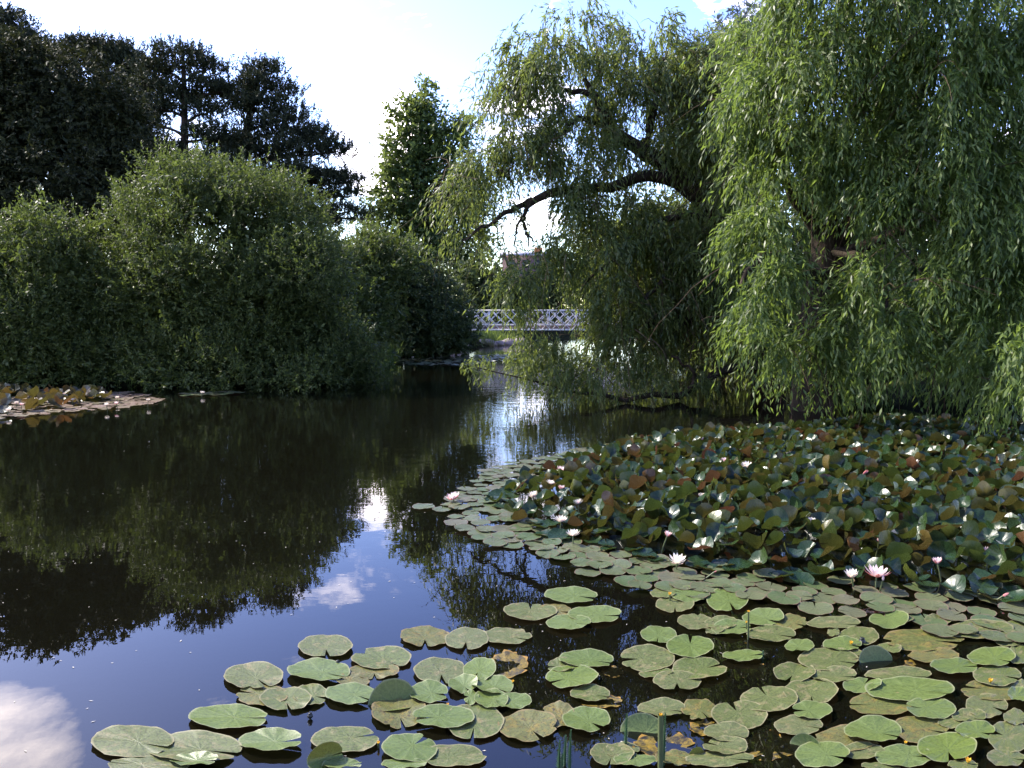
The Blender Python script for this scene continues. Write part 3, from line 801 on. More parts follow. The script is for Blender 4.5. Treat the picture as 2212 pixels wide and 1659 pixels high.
BGT = [(1035, 610, 52, 45, 55, 'low olive green tree behind the white footbridge, next to tall airy tree'),
       (1105, 635, 56, 45, 35, 'bushy tree behind the middle of the white footbridge, below the distant roof'),
       (1200, 600, 58, 60, 60, 'rounded green tree behind the footbridge, half hidden by the leaning willow'),
       (1310, 560, 50, 80, 90, 'dark tree seen through the leaning willow beyond the far channel'),
       (1430, 520, 46, 90, 130, 'dark broad tree seen behind the limbs of the leaning willow'),
       (1590, 560, 42, 110, 170, 'dark tree filling the gap between the two willow trunks'),
       (1790, 560, 40, 130, 190, 'dark tree standing behind the trunk of the sunlit willow'),
       (2010, 560, 38, 140, 190, 'dark tree on the far bank behind the sunlit willow curtains'),
       (2220, 560, 36, 130, 230, 'dark tree at the picture edge behind the sunlit willow')]
BGT += [(-40, 590, 58, 110, 90, 'added tree blocking low sky behind the loose willow bush at the picture edge'), (150, 600, 60, 100, 85, 'added tree blocking low sky between the two willow bushes'),  # trees added behind the bushes to block low sky from the water reflections
        (340, 600, 61, 100, 80, 'added tree blocking low sky behind the large willow bush, under the bare pine trunk'), (530, 600, 60, 100, 80, 'added tree blocking low sky behind the large willow bush, under the spreading pine'), (690, 610, 58, 80, 75, 'added tree blocking low sky behind the right flank of the large willow bush')]
for (x, y, Y, rx, ry, lb) in BGT:
    shoot_plant('background_tree', lb, 'tree', base_of(x, Y), [(x, y, Y, rx, ry), (x - rx * 0.5, y + ry * 0.5, Y, rx * 0.6, ry * 0.6), (x + rx * 0.5, y + ry * 0.55, Y, rx * 0.6, ry * 0.6), (x, y + ry * 0.9, Y - 1, rx * 0.9, ry * 0.4)],
                int(45 + rx * ry / 105), 5, 0.5, 0.8, 7, 0.28, 0.15, M['back'], 3, 0.22, M['bark_pine'], group='trees on the far bank', lo=0.45)
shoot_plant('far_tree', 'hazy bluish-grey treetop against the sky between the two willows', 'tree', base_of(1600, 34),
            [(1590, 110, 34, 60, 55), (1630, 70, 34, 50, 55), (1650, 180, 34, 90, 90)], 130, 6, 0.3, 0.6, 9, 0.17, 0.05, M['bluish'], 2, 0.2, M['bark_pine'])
for (x0, x1, Y, h, lb) in [(1480, 1760, 24, 0.9, 'low dark undergrowth shrub on the bank behind the leaning willow'), (1760, 2060, 21.5, 0.9, 'low dark undergrowth shrub on the bank behind the sunlit willow trunk'),
                           (2040, 2330, 19.5, 0.9, 'low dark undergrowth shrub at the picture edge under the sunlit willow')]:
    xm = (x0 + x1) / 2
    shoot_plant('shrub', lb, 'bush', base_of(xm, Y), [(x0 + (x1 - x0) * k, 730 + 20 * math.sin(k * 9), Y, 60, 75) for k in (0.1, 0.35, 0.6, 0.85)], 170, 6, 0.3, 0.5, 8, 0.17, 0.06, M['back'], 5, 0, None)
# yew at the left: dark drooping sprays
shoot_plant('yew_tree', 'broad dark yew rising behind the loose willow bush', 'tree', base_of(110, 34),
            [(40, 200, 35, 110, 90), (150, 200, 35, 110, 80), (60, 330, 34, 170, 130), (210, 300, 34.5, 95, 90), (270, 390, 34.5, 80, 80), (130, 430, 33, 170, 110), (-60, 300, 34, 120, 200), (290, 470, 34, 60, 70), (60, 520, 33, 160, 80)],
            1500, 7, 0.36, 0.7, 11, 0.20, 0.075, M['yew'], 5, 0.5, M['bark_pine'], grav=0.55, upb=0.2, core=0.2)


# ---- pines: flat plates of needle brushes on horizontal limbs
def pine(label, base, trunk_pts, plates, n_tuft, tr=0.34):
    plates = [(a, b, y, c * 0.98, d * 0.60) for (a, b, y, c, d) in plates]
    root = empty('pine_tree', base, label, 'tree', 'pines behind the willow bush')
    limb('trunk', root, [np.array(base) + (0, 0, -0.4)] + trunk_pts, tr, tr * 0.2, M['bark_pine'], 16, 9)
    c, out, k = blob_points(plates, n_tuft // 3, 0.25, 1.0)
    o = np.repeat(c, 5, 0) + R.normal(0, 0.30, (len(c) * 5, 3)) * np.array([1.15, 1.15, 0.4])
    out = np.repeat(out, 5, 0)
    d = norm(out * 0.55 + np.array([0, 0, 0.85]) + R.normal(0, 0.2, o.shape))
    ok = np.repeat(R.random(len(c)) < 0.86, 5); o, d, out = o[ok], d[ok], out[ok]
    parts = [twig_leaves(o, d, R.uniform(0.3, 0.65, len(o)), 15, -0.05, 0.19, 0.06, 0.7, up=0.2, outward=out, t0=0.2)]
    crown('crown', root, parts, M['pine'])
    P = smooth_path(trunk_pts, 30)
    for (px, py, Y, rx, ry) in plates:
        e = at(px, py, Y)
        s = P[np.argmin(np.abs(P[:, 2] - (e[2] - 0.5)))]
        if np.linalg.norm(e - s) < 0.6:
            continue
        far = e + norm(e - s) * rx * Y / F * 0.25
        limb('limb', root, [s, s * 0.5 + e * 0.5 + (0, 0, 0.1), e, far], 0.10, 0.03, M['bark_pine'], 9, 6, 0.05, 0.05)
    return root


pine('dark pine with flat topped crown and bare trunk showing through sky gaps', base_of(402, 45), [at(402, 480, 45), at(399, 300, 45), at(397, 180, 45), at(396, 120, 45)],
     [(390, 128, 45, 70, 20), (445, 150, 45, 40, 24), (350, 155, 45, 45, 24), (330, 190, 45, 45, 22), (430, 195, 45, 60, 18), (395, 215, 45, 50, 16), (350, 238, 45, 34, 12), (440, 245, 45, 55, 20), (455, 300, 45, 50, 30), (360, 325, 45, 28, 16), (480, 200, 45, 30, 24), (340, 270, 45, 24, 12), (470, 360, 45, 60, 40), (370, 370, 45, 50, 30)], 2000)
pine('dark spreading pine with drooping limbs reaching toward the tall airy tree', base_of(520, 47), [at(518, 480, 47), at(525, 330, 47), at(550, 200, 47), at(564, 135, 47)],
     [(563, 150, 47, 16, 26), (590, 155, 47, 14, 16), (545, 165, 47, 20, 14), (560, 190, 47, 55, 20), (520, 215, 47, 50, 24), (615, 205, 47, 38, 24), (560, 240, 47, 80, 26), (630, 255, 47, 50, 26), (590, 290, 47, 110, 28), (680, 300, 47, 45, 22), (620, 335, 47, 120, 28), (715, 330, 47, 40, 18), (520, 330, 47, 70, 40), (600, 385, 47, 120, 34), (700, 390, 47, 60, 24), (745, 425, 47, 32, 12), (640, 430, 47, 90, 30), (730, 460, 47, 45, 14), (775, 472, 47, 22, 8), (560, 430, 47, 90, 40), (690, 480, 47, 60, 22), (745, 395, 47, 28, 12)], 4200, 0.42)
pine('dark broad pine merging into the yew with a ragged level top', base_of(250, 49), [at(250, 480, 49), at(245, 300, 49), at(235, 180, 49), at(225, 100, 49)],
     [(160, 110, 49, 45, 20), (215, 108, 49, 50, 20), (255, 120, 49, 35, 22), (290, 145, 49, 40, 26), (200, 150, 49, 90, 28), (300, 190, 49, 45, 26), (250, 210, 49, 80, 34), (310, 240, 49, 45, 26), (280, 290, 49, 70, 34), (320, 340, 49, 40, 34)], 2600, 0.4)
pine('dark pine top poking above the yew in the corner of the sky', base_of(20, 50), [at(20, 480, 50), at(22, 250, 50), at(24, 100, 50), at(26, 25, 50)],
     [(20, 38, 50, 30, 14), (40, 60, 50, 36, 18), (5, 70, 50, 40, 22), (60, 90, 50, 36, 20), (30, 105, 50, 80, 26), (90, 125, 50, 40, 24), (40, 150, 50, 100, 34)], 1300, 0.36)


# ------------------------------------------------------------------ the footbridge
BY = 39.0
bl, br_ = at(994, 700, BY)[0], at(1420, 700, BY)[0]
zt, zm, zb = at(1106, 669, BY)[2], at(1106, 702, BY)[2], at(1106, 714, BY)[2]
brg = empty('footbridge', ((bl + br_) / 2, BY + 1.0, zb), 'white lattice footbridge crossing the far channel behind the hanging willow', 'bridge')


def box(x0, x1, y0, y1, z0, z1):
    V = np.array([(x, y, z) for z in (z0, z1) for y in (y0, y1) for x in (x0, x1)], float)
    Fq = np.array([(0, 2, 3, 1), (4, 5, 7, 6), (0, 1, 5, 4), (2, 6, 7, 3), (0, 4, 6, 2), (1, 3, 7, 5)])
    return V, Fq


def child_box(name, root, b, mat):
    v, f = box(*b)
    c = v.mean(0)
    return mobj(name, np_mesh(name, v - c, f, mat), root, Vector(c) - Vector(root.location))


panel = 1.48
npan = int((br_ - bl) / panel)
hh = zt - zb
bar_meshes = {}
for y0 in (BY, BY + 2.0):
    child_box('top_rail', brg, (bl, br_, y0 - 0.05, y0 + 0.05, zt - 0.07, zt), M['bridge'])
    child_box('bottom_rail', brg, (bl, br_, y0 - 0.05, y0 + 0.05, zb, zb + 0.08), M['bridge'])
    child_box('middle_rail', brg, (bl, br_, y0 - 0.012, y0 + 0.012, zm - 0.02, zm + 0.02), M['bridge'])
    for i in range(npan + 1):
        x = bl + 0.03 + panel * (i - (0.0 if i == 0 else 0.08))
        child_box('post', brg, (x - 0.025, x + 0.025, y0 - 0.032, y0 + 0.032, zb + 0.08, zt - 0.07), M['bridge'])
    z0, z1 = zb + 0.08, zt - 0.07
    run = z1 - z0
    for sgn in (1, -1):
        key = (sgn,)
        if key not in bar_meshes:
            ln = run * math.sqrt(2)
            v, f = box(-ln / 2, ln / 2, -0.008, 0.008, -0.022, 0.022)
            a = sgn * PI / 4
            v2 = v.copy(); v2[:, 0] = v[:, 0] * math.cos(a) - v[:, 2] * math.sin(a); v2[:, 2] = v[:, 0] * math.sin(a) + v[:, 2] * math.cos(a)
            bar_meshes[key] = np_mesh('lattice_bar', v2, f, M['bridge'])
        x = bl + 0.06 + run / 2
        while x + run / 2 < br_:
            mobj('lattice_bar', bar_meshes[key], brg, Vector((x, y0 + sgn * 0.019, (z0 + z1) / 2)) - brg.location)
            x += panel / 4 * 2 * 0.5 if False else panel / 3
dk = Vector(((bl + br_) / 2, BY + 1.0, zb))
for i in range(40):
    w = (br_ - bl) / 40
    child_box('deck_plank', brg, (bl + i * w + 0.006, bl + (i + 1) * w - 0.006, BY + 0.09, BY + 1.91, zb + 0.19, zb + 0.235), M['deck'])
for y0 in (BY + 0.10, BY + 1.0, BY + 1.82):
    child_box('deck_beam', brg, (bl, br_, y0, y0 + 0.08, zb + 0.03, zb + 0.188), M['deck'])
child_box('abutment', brg, (bl - 0.9, bl + 0.35, BY + 0.08, BY + 1.9, -0.5, zb - 0.01), M['stone'])

# boulders at the foot of the bridge
import bmesh
for i, (px, py, Y, r, lb) in enumerate([(1048, 746, 42.5, 0.42, 'large pale boulder at the waterline under the footbridge'), (1076, 750, 42.8, 0.26, 'low boulder between the two largest ones under the footbridge'),
                                        (1096, 746, 43.4, 0.34, 'rounded brownish boulder beside the drooping willow strands, under the footbridge'), (1122, 747, 44, 0.38, 'long flat boulder farthest along the bank under the footbridge'),
                                        (1018, 748, 41.8, 0.28, 'small dark boulder next to the bridge abutment')]):
    bm = bmesh.new()
    bmesh.ops.create_icosphere(bm, subdivisions=3, radius=1)
    ph = random.uniform(0, 9)
    for v in bm.verts:
        k = 1 + 0.16 * math.sin(v.co.x * 2.7 + ph) * math.cos(v.co.y * 2.3 - ph) + 0.10 * math.sin(v.co.z * 4.1 + ph * 2 + v.co.x * 3)
        v.co = Vector((v.co.x * r * 1.35 * k, v.co.y * r * k, v.co.z * r * 0.8 * k))
    me = bpy.data.meshes.new('boulder'); bm.to_mesh(me); bm.free()
    me.materials.append(M['stone'])
    me.polygons.foreach_set('use_smooth', np.ones(len(me.polygons), bool))
    p = at(px, py, Y)
    tag(mobj('boulder', me, None, (p[0], Y, 0.06)), lb, 'boulder', 'boulders under the footbridge')

# far house: grey roof and reddish wall glimpsed through the willow
HY = 130.0
hx0, hx1 = at(1085, 560, HY)[0], at(1185, 560, HY)[0]
zr, ze, zg = at(1130, 541, HY)[2], at(1130, 552, HY)[2], 0.2
hs_ = empty('brick_house', ((hx0 + hx1) / 2, HY, zg), 'distant reddish brick house with pale grey roof glimpsed through the willow gap', 'house')
hc = Vector(hs_.location)
for i, b in enumerate([(hx0, hx1, HY, HY + 7, zg - 0.5, ze)]):
    child_box('wall', hs_, b, M['brick'])
rv = np.array([(hx0 - 0.3, HY - 0.4, ze + 0.01), (hx1 + 0.3, HY - 0.4, ze + 0.01), (hx1 + 0.3, HY + 7.4, ze + 0.01), (hx0 - 0.3, HY + 7.4, ze + 0.01), (hx0 - 0.3, HY + 3.5, zr), (hx1 + 0.3, HY + 3.5, zr)])
rf = mobj('roof', np_mesh('roof', rv - np.array(hc), [np.array([(0, 1, 5, 4), (2, 3, 4, 5), (3, 2, 1, 0)]), np.array([(1, 2, 5), (3, 0, 4)])], M['roof']), hs_)
cb_ = child_box('chimney', hs_, (hx1 - 2.2, hx1 - 0.9, HY + 2.6, HY + 3.8, zr - 0.4, zr + 0.7), M['tile'])
mw = cb_.location.copy(); cb_.parent = rf; cb_.location = mw
for k in (0.2, 0.5, 0.8):
    x = hx0 + (hx1 - hx0) * k
    child_box('window', hs_, (x - 0.5, x + 0.5, HY - 0.05, HY - 0.004, ze - 2.0, ze - 0.7), M['glass'])


# ------------------------------------------------------------------ lily leaves
def disc(seg, rings, nh, csh, lobe=0.16, ph=0.0, rag=0.012, bites=()):
    th = np.linspace(nh, 2 * PI - nh, seg + 1)
    cx = csh
    rho = -cx * np.cos(th) + np.sqrt(np.maximum(1 - (cx * np.sin(th)) ** 2, 0))
    e = np.minimum(th - nh, 2 * PI - nh - th)
    for q in bites:
        rho = rho * (1 - q[1] * np.exp(-((th - q[0]) / q[2]) ** 2))
    rho = rho * (1 - lobe * np.exp(-e / 0.20)) * (1 + rag * np.sin(7 * th + ph) + rag * 0.8 * np.sin(13 * th + 2.1 * ph) + rag * 0.6 * np.sin(23 * th - ph))
    pts = [np.array([[cx, 0.0]])]
    for q in rings:
        pts.append(np.stack([cx + q * rho * np.cos(th), q * rho * np.sin(th)], -1))
    P = np.concatenate(pts)
    n = seg + 1
    tri = np.array([(0, 1 + k, 2 + k) for k in range(seg)])
    quad = np.array([(1 + r * n + k, 1 + (r + 1) * n + k, 2 + (r + 1) * n + k, 2 + r * n + k) for r in range(len(rings) - 1) for k in range(seg)])
    return P, [tri, quad]


ORD = ['first', 'second', 'third', 'fourth', 'fifth', 'sixth', 'seventh', 'eighth', 'ninth', 'tenth', 'eleventh', 'twelfth', 'thirteenth', 'fourteenth', 'fifteenth', 'sixteenth', 'seventeenth', 'eighteenth', 'nineteenth', 'twentieth'] + ['twenty-' + o for o in ('first', 'second', 'third', 'fourth', 'fifth', 'sixth', 'seventh', 'eighth', 'ninth')] + ['thirtieth']

CROPS = {'A': (200, 1500, 3.687), 'B': (700, 1500, 3.687), 'C': (1200, 1400, 3.16), 'D': (1700, 1300, 2.765)}
# x, y, width, height in the enlargement it was measured in; direction of the notch in degrees clockwise from right; state
PADS = {
 'A': '''1545 578 505 235 60 G|1620 745 440 190 200 M|1832 785 440 205 80 G|1320 955 680 215 5 F|460 1170 700 290 30 G|1010 1230 820 270 20 G|1700 1180 550 195 0 F|1010 1355 420 110 20 F|600 1385 700 150 190 G''',
 'B': '''288 545 535 185 30 F|348 307 462 200 85 G|215 745 300 180 20 G|850 415 510 200 50 G|790 525 420 125 90 M|590 610 290 120 200 M|585 750 450 170 40 F|1280 740 330 190 10 F|1245 215 420 180 90 M|1620 245 370 180 95 G|1985 213 420 140 30 G|1430 400 345 130 270 S|1385 530 455 220 85 G|1735 525 280 190 110 F|1585 660 250 145 60 F|1850 675 360 165 40 F|1840 800 290 160 50 F|1660 785 130 110 180 F|2040 815 310 125 190 F|2000 460 330 220 160 Y|1010 900 470 270 80 M|1410 965 530 200 165 F|1690 990 500 300 95 G|525 1150 580 220 -20 G|745 1305 240 130 80 S|1105 1245 475 240 -50 F|1500 1300 560 190 160 G|1060 1385 400 90 0 F|500 1385 350 90 0 F|760 850 170 120 150 S''',
 'C': '''612 195 390 110 20 F|300 310 390 130 270 G|490 300 240 110 20 M|795 335 395 125 15 F|595 403 330 115 25 F|730 693 400 120 20 F|540 735 210 100 180 G|620 825 385 165 150 F|935 760 160 80 20 Y|760 945 290 120 20 G|850 995 310 100 10 Y|280 1200 430 230 60 M|510 1110 250 180 20 M|730 1155 350 190 45 F|1288 493 265 120 95 F|1532 590 345 165 270 F|1200 672 400 190 175 G|1270 785 250 70 30 G|1605 755 400 165 -30 G|1430 850 350 140 90 G|1750 810 190 110 20 Y|1415 250 280 120 90 G|1524 180 270 110 200 F|1330 165 200 75 20 G|1570 390 260 110 10 G|1770 400 240 90 0 G|1720 455 140 50 180 G|1855 440 300 110 -10 F|1940 660 300 85 0 F|1980 750 320 110 90 Y|1310 1060 350 130 20 G|1600 1070 260 160 60 M|1910 1110 410 210 250 G|1640 1195 210 120 20 Y|1810 1250 330 140 30 G|1800 1360 330 140 210 G|930 1420 320 170 100 G|1010 1385 250 120 20 G|1110 1470 320 90 270 F|1330 1330 450 170 60 Y|1760 1455 500 120 20 G|2100 1320 330 190 40 Y|1420 1450 300 110 30 M''',
 'D': '''210 470 265 150 70 F|450 595 265 110 40 F|635 620 215 105 30 M|505 700 315 105 20 G|695 790 190 95 110 F|985 775 250 90 20 F|890 875 390 145 20 G|980 835 290 85 20 G|1095 715 260 125 80 G|925 690 80 60 0 G|925 625 350 80 20 G|1535 735 520 150 20 M|1600 845 330 90 30 M|1510 900 210 100 20 Y|1910 675 440 115 15 G|2160 660 200 90 20 G|2120 745 200 80 40 G|1740 930 310 95 0 F|1990 865 310 130 35 F|2030 985 310 140 20 G|2170 840 130 130 200 G|1360 977 430 90 20 G|1440 1085 570 150 25 F|1620 990 110 90 90 S|662 960 270 120 110 G|930 985 290 100 10 G|770 1090 350 160 85 G|490 1140 370 170 250 G|780 1225 260 120 170 F|690 1320 310 120 20 G|1240 1175 410 150 180 M|1580 1215 330 140 180 F|1840 1262 220 100 30 G|1960 1185 270 150 30 G|1990 1080 390 140 200 M|2185 1050 110 70 0 G|2165 1130 130 100 180 F|1020 1410 430 160 10 M|1190 1375 370 160 20 F|1515 1340 360 180 20 M|1740 1300 210 80 0 G|1690 1480 380 180 80 F|1880 1370 260 110 20 F|2110 1400 270 210 200 G|850 1530 350 160 30 F|1110 1505 320 110 0 G|1400 1535 370 140 0 F|500 1440 380 190 60 Y|2150 1270 150 100 30 G|2090 1545 250 100 20 G|1800 1590 200 70 0 G|1250 1595 260 60 0 G''',
}
LANDM = [(1615, 1375, 'the tall two-budded yellow flower stalk'), (1437, 1560, 'the thick bristly stalk with a yellow flower'), (1225, 1630, 'the cluster of marestail spikes'),
         (668, 1548, 'the black seed head'), (1348, 1580, 'the single marestail spike'), (2140, 1473, 'the open yellow flower on the pads'), (1108, 1475, 'the low yellow bud')]
STATE = {'F': 'fresh smooth green', 'G': 'dull olive-green', 'M': 'brown-mottled, decaying', 'Y': 'rotting yellow-brown', 'S': 'bluish-green, half-sunken'}
pads = []
for cr_, txt in PADS.items():
    ox, oy, sc = CROPS[cr_]
    for q in txt.split('|'):
        x, y, w, h, a, s = q.split()
        pads.append([(ox + float(x) / sc) / 1.1302, (oy + float(y) / sc) / 1.1302, float(w) / sc / 1.1302, float(h) / sc / 1.1302, float(a), s])
rf_ = random.Random(5)
for _ in range(400):
    x_, y_ = rf_.uniform(1640, 2220), rf_.uniform(1335, 1655)
    w_ = rf_.uniform(90, 135) * (0.55 + 0.45 * (y_ - 1300) / 350)
    if rf_.random() < 0.15 + (x_ - 1640) / 700 and all(math.hypot(x_ - p[0], (y_ - p[1]) * 2.2) > 0.40 * (w_ + p[2]) for p in pads) and sum(1 for p in pads if len(p) == 7) < 42:
        pads.append([x_, y_, w_, w_ * rf_.uniform(0.36, 0.46), rf_.uniform(0, 360), rf_.choice('GGGMMF'), 1])
pads = [p[:6] for p in pads]
rows = {}
for p in pads:
    rows.setdefault(max(0, int((1660 - p[1]) // 42)), []).append(p)
used = set()
for r, ps in sorted(rows.items()):
    for k, p in enumerate(sorted(ps, key=lambda p: p[0])):
        lab = None
        for (lx, ly, lt) in LANDM:
            if math.hypot(p[0] - lx, (p[1] - ly) * 1.6) < 75:
                rel = 'just behind' if p[1] < ly - 12 else ('just in front of' if p[1] > ly + 22 else ('to the left of' if p[0] < lx else 'to the right of'))
                c = f'{STATE[p[5]]} floating pad {rel} {lt}'
                if c not in used:
                    lab = c
                    break
        if not lab:
            rt = 'bottom row' if r == 0 else f'{ORD[r]} row above the bottom edge'
            lab = f'{STATE[p[5]]} pad, {ORD[k]} from left, {rt}'
        used.add(lab)
        p.append(lab)
ZB = {'S': -0.030, 'Y': -0.011, 'M': 0.002, 'G': 0.006, 'F': 0.011}
for i, (cx, cy, w, h, a, s, lab) in enumerate(pads):
    ph = random.uniform(0, 20)
    rag = {'F': 0.004, 'S': 0.006, 'G': 0.009, 'M': 0.018, 'Y': 0.05}[s]
    P, Fc = disc(44, (0.3, 0.62, 0.86, 1.0), random.uniform(0.05, 0.20), 0.28, 0.12, ph, rag,
                 [(random.uniform(0.6, 5.6), random.uniform(0.08, 0.34), random.uniform(0.06, 0.16)) for _ in range({'F': 0, 'S': 0, 'G': random.choice((0, 0, 1)), 'M': random.choice((1, 2)), 'Y': 3}[s])])
    b = -math.radians(a)
    x = P[:, 0] * math.cos(b) - P[:, 1] * math.sin(b)
    y = P[:, 0] * math.sin(b) + P[:, 1] * math.cos(b)
    W = np.array([G(cx + w * 0.535 * xx, cy - h * 0.535 * yy) for xx, yy in zip(x, y)])
    r = np.hypot(P[:, 0], P[:, 1])
    th = np.arctan2(P[:, 1], P[:, 0])
    amp = {'F': 1.1, 'S': 0.8, 'G': 0.9, 'M': 1.0, 'Y': 0.9}[s]
    z = 0.016 * random.uniform(-0.3, 1.0) * np.abs(P[:, 1]) ** 1.3 + 0.0035 * r ** 2 * np.sin(5 * th + ph) + 0.002 * r ** 2 * np.sin(11 * th - ph) + 0.006 * random.uniform(-1, 1) * x + 0.004 * random.uniform(-1, 1) * y
    z += 0.010 * random.uniform(0, 1) * np.clip(r - 0.75, 0, 1) * 2 * np.clip(np.sin(2 * th + ph), 0, 1)
    z *= amp
    z = z - z.min() + ZB[s] + random.uniform(0.001, 0.004)
    if s == 'F' and random.random() < 0.4:
        z += 0.020 * np.clip(r - 0.5, 0, 1) * np.clip(np.cos(th - ph), 0, 1) ** 2
    c = np.array([*G(cx, cy)[:2], ZB[s]])
    V = np.stack([W[:, 0], W[:, 1], z], -1) - c
    me = np_mesh('pond_lily_pad', V, Fc, M['F' if s == 'S' else s], True, [('puv', 'FLOAT_VECTOR', 'POINT', np.stack([P[:, 0], P[:, 1], 0 * r], -1))])
    tag(mobj('pond_lily_pad', me, None, c), lab, 'lily pad', 'pond lily pads floating in the foreground')

# folded, standing pond-lily leaves
FOLD = [('B', 345, 1275, 300, 62, 0.55, 30, 'dark green folded leaf standing on edge near the black seed head'), ('C', 1170, 1180, 320, 30, 0.35, -10, 'fresh blue-green leaf tilted out of the water beside the single marestail spike'),
        ('C', 1582, 1350, 130, 50, 0.7, 20, 'small dark leaf folded shut, poking up between olive pads'), ('D', 1222, 838, 225, 28, 0.45, 10, 'bright green leaf folded along its rib among the pads'),
        ('D', 740, 1410, 180, 40, 0.6, -30, 'bright yellow-green leaf curled upright like a tongue'), ('B', 960, 740, 420, 25, 0.6, 15, 'long fresh leaf rolled along its edge above a rotting pad')]
for cr_, x, y, w, tilt, fo, rz, lab in FOLD:
    ox, oy, sc = CROPS[cr_]
    cx, cy, w = (ox + x / sc) / 1.1302, (oy + y / sc) / 1.1302, w / sc / 1.1302
    c = G(cx, cy, 0.03)
    rad = w / 2 * np.linalg.norm(c - np.array([0, 0, CAMH])) / F
    P, Fc = disc(30, (0.3, 0.62, 0.86, 1.0), 0.06, 0.24, 0.13, x)
    V = np.stack([P[:, 0], P[:, 1] * 0.75, fo * np.abs(P[:, 1]) ** 1.4 + 0.05 * P[:, 0] ** 2], -1) * rad
    me = np_mesh('folded_lily_leaf', V, Fc, M['F'], True, [('puv', 'FLOAT_VECTOR', 'POINT', np.stack([P[:, 0], P[:, 1], 0 * P[:, 0]], -1))])
    o = mobj('folded_lily_leaf', me, None, c)
    o.rotation_euler = (math.radians(tilt), 0, math.radians(rz))
    lowest = min((Matrix.Rotation(math.radians(tilt), 3, 'X') @ Vector(q)).z for q in V)
    o.location.z = -lowest - 0.01
    tag(o, lab, 'lily leaf', 'folded leaves standing among the pads')

# ---- the big bed: raised leaves, ringed by flat ones (outlines measured on the water)
RAISED = [(1060, 1078), (1120, 1045), (1200, 1005), (1330, 965), (1450, 945), (1600, 938), (1700, 930), (1850, 915), (1960, 917), (2080, 925), (2212, 930), (2330, 935), (2400, 1300), (2230, 1325), (2050, 1290), (1900, 1280), (1700, 1262), (1500, 1235), (1350, 1205), (1200, 1172), (1090, 1120)]
OUTER = [(940, 1100), (985, 1070), (1030, 1040), (1045, 1018), (1190, 985), (1330, 960), (1420, 940), (1580, 926), (1730, 922), (1850, 910), (1960, 912), (2080, 920), (2212, 925), (2330, 930), (2420, 1380), (2212, 1395), (2080, 1390), (1960, 1350), (1800, 1325), (1640, 1305), (1500, 1290), (1400, 1282), (1280, 1248), (1230, 1215), (1150, 1195), (1070, 1180), (1010, 1155), (960, 1120)]
FLOWERS = [  # px, py, size in px, height above water, openness, kind, label
 (980, 1080, 40, 0.04, 1.0, 'pink', 'pink water lily open on a flat pad at the tip of the bed'),
 (1152, 1075, 30, 0.10, 0.7, 'cream', 'peach water lily among red-brown leaves near the tip of the bed'),
 (1212, 1128, 34, 0.08, 0.9, 'cream', 'pointed cream water lily standing alone over green leaves, left part of the bed'),
 (1238, 1158, 34, 0.08, 1.0, 'white', 'white water lily tilted sideways just in front of the pointed cream one'),
 (1250, 1090, 30, 0.12, 0.9, 'white', 'white water lily half sunk behind a leaf, right of the peach one'),
 (1212, 1058, 22, 0.12, 0.6, 'pink', 'small half-open pink water lily behind the peach one'),
 (1188, 1047, 24, 0.12, 0.9, 'white', 'small white water lily at the far left of the raised leaves'),
 (1212, 1018, 26, 0.12, 0.9, 'pink', 'pinkish water lily at the back left edge of the bed'),
 (1441, 1160, 26, 0.14, 0.5, 'pink', 'half-closed pink water lily wrapped by a brown leaf'),
 (1463, 1217, 44, 0.08, 1.0, 'white', 'large white water lily with fallen petals at the front left of the bed'),
 (1565, 999, 22, 0.16, 0.6, 'pink', 'small pink water lily toward the back of the bed'),
 (1613, 1010, 30, 0.16, 1.0, 'white', 'flat white water lily toward the back, beside a red leaf'),
 (1515, 1075, 22, 0.14, 0.6, 'white', 'white water lily in the shade of leaves, middle of the bed'),
 (1697, 1069, 26, 0.16, 1.0, 'white', 'low white water lily hidden to its petals, middle of the bed'),
 (1751, 1129, 24, 0.15, 0.8, 'white', 'white water lily pressed against a red-brown leaf'),
 (1517, 951, 16, 0.12, 0.8, 'pink', 'tiny pink water lily at the far back edge of the bed'),
 (1840, 1248, 36, 0.10, 0.75, 'cream', 'cupped cream water lily left of the largest pink one'),
 (1893, 1247, 54, 0.10, 1.0, 'pink', 'largest pale pink water lily at the front of the bed'),
 (1907, 1256, 24, 0.09, 0.25, 'pink', 'plump pale bud leaning against the largest pink water lily'),
 (2025, 1219, 28, 0.12, 0.6, 'pink', 'cup-shaped pink water lily standing clear on its stalk'),
 (2136, 1196, 28, 0.12, 0.7, 'pink', 'pink water lily near the picture edge behind a pale leaf'),
 (1898, 1171, 16, 0.14, 0.5, 'pink', 'small mauve water lily in the dark gap behind the largest pink one'),
 (2164, 1289, 26, 0.05, 0.15, 'bud', 'slim coral bud lying on leaves at the front right'),
 (1541, 1237, 14, 0.06, 0.15, 'bud', 'small coral bud at the front, right of the large white lily'),
 (1972, 1004, 26, 0.16, 1.0, 'white', 'white water lily at the back right of the bed'),
 (1863, 1025, 26, 0.16, 0.1, 'bud', 'long pink bud leaning over in the back of the bed')]
gpoly = lambda P: np.array([G(*p)[:2] for p in P])
RP, OP = gpoly(RAISED), gpoly(OUTER)


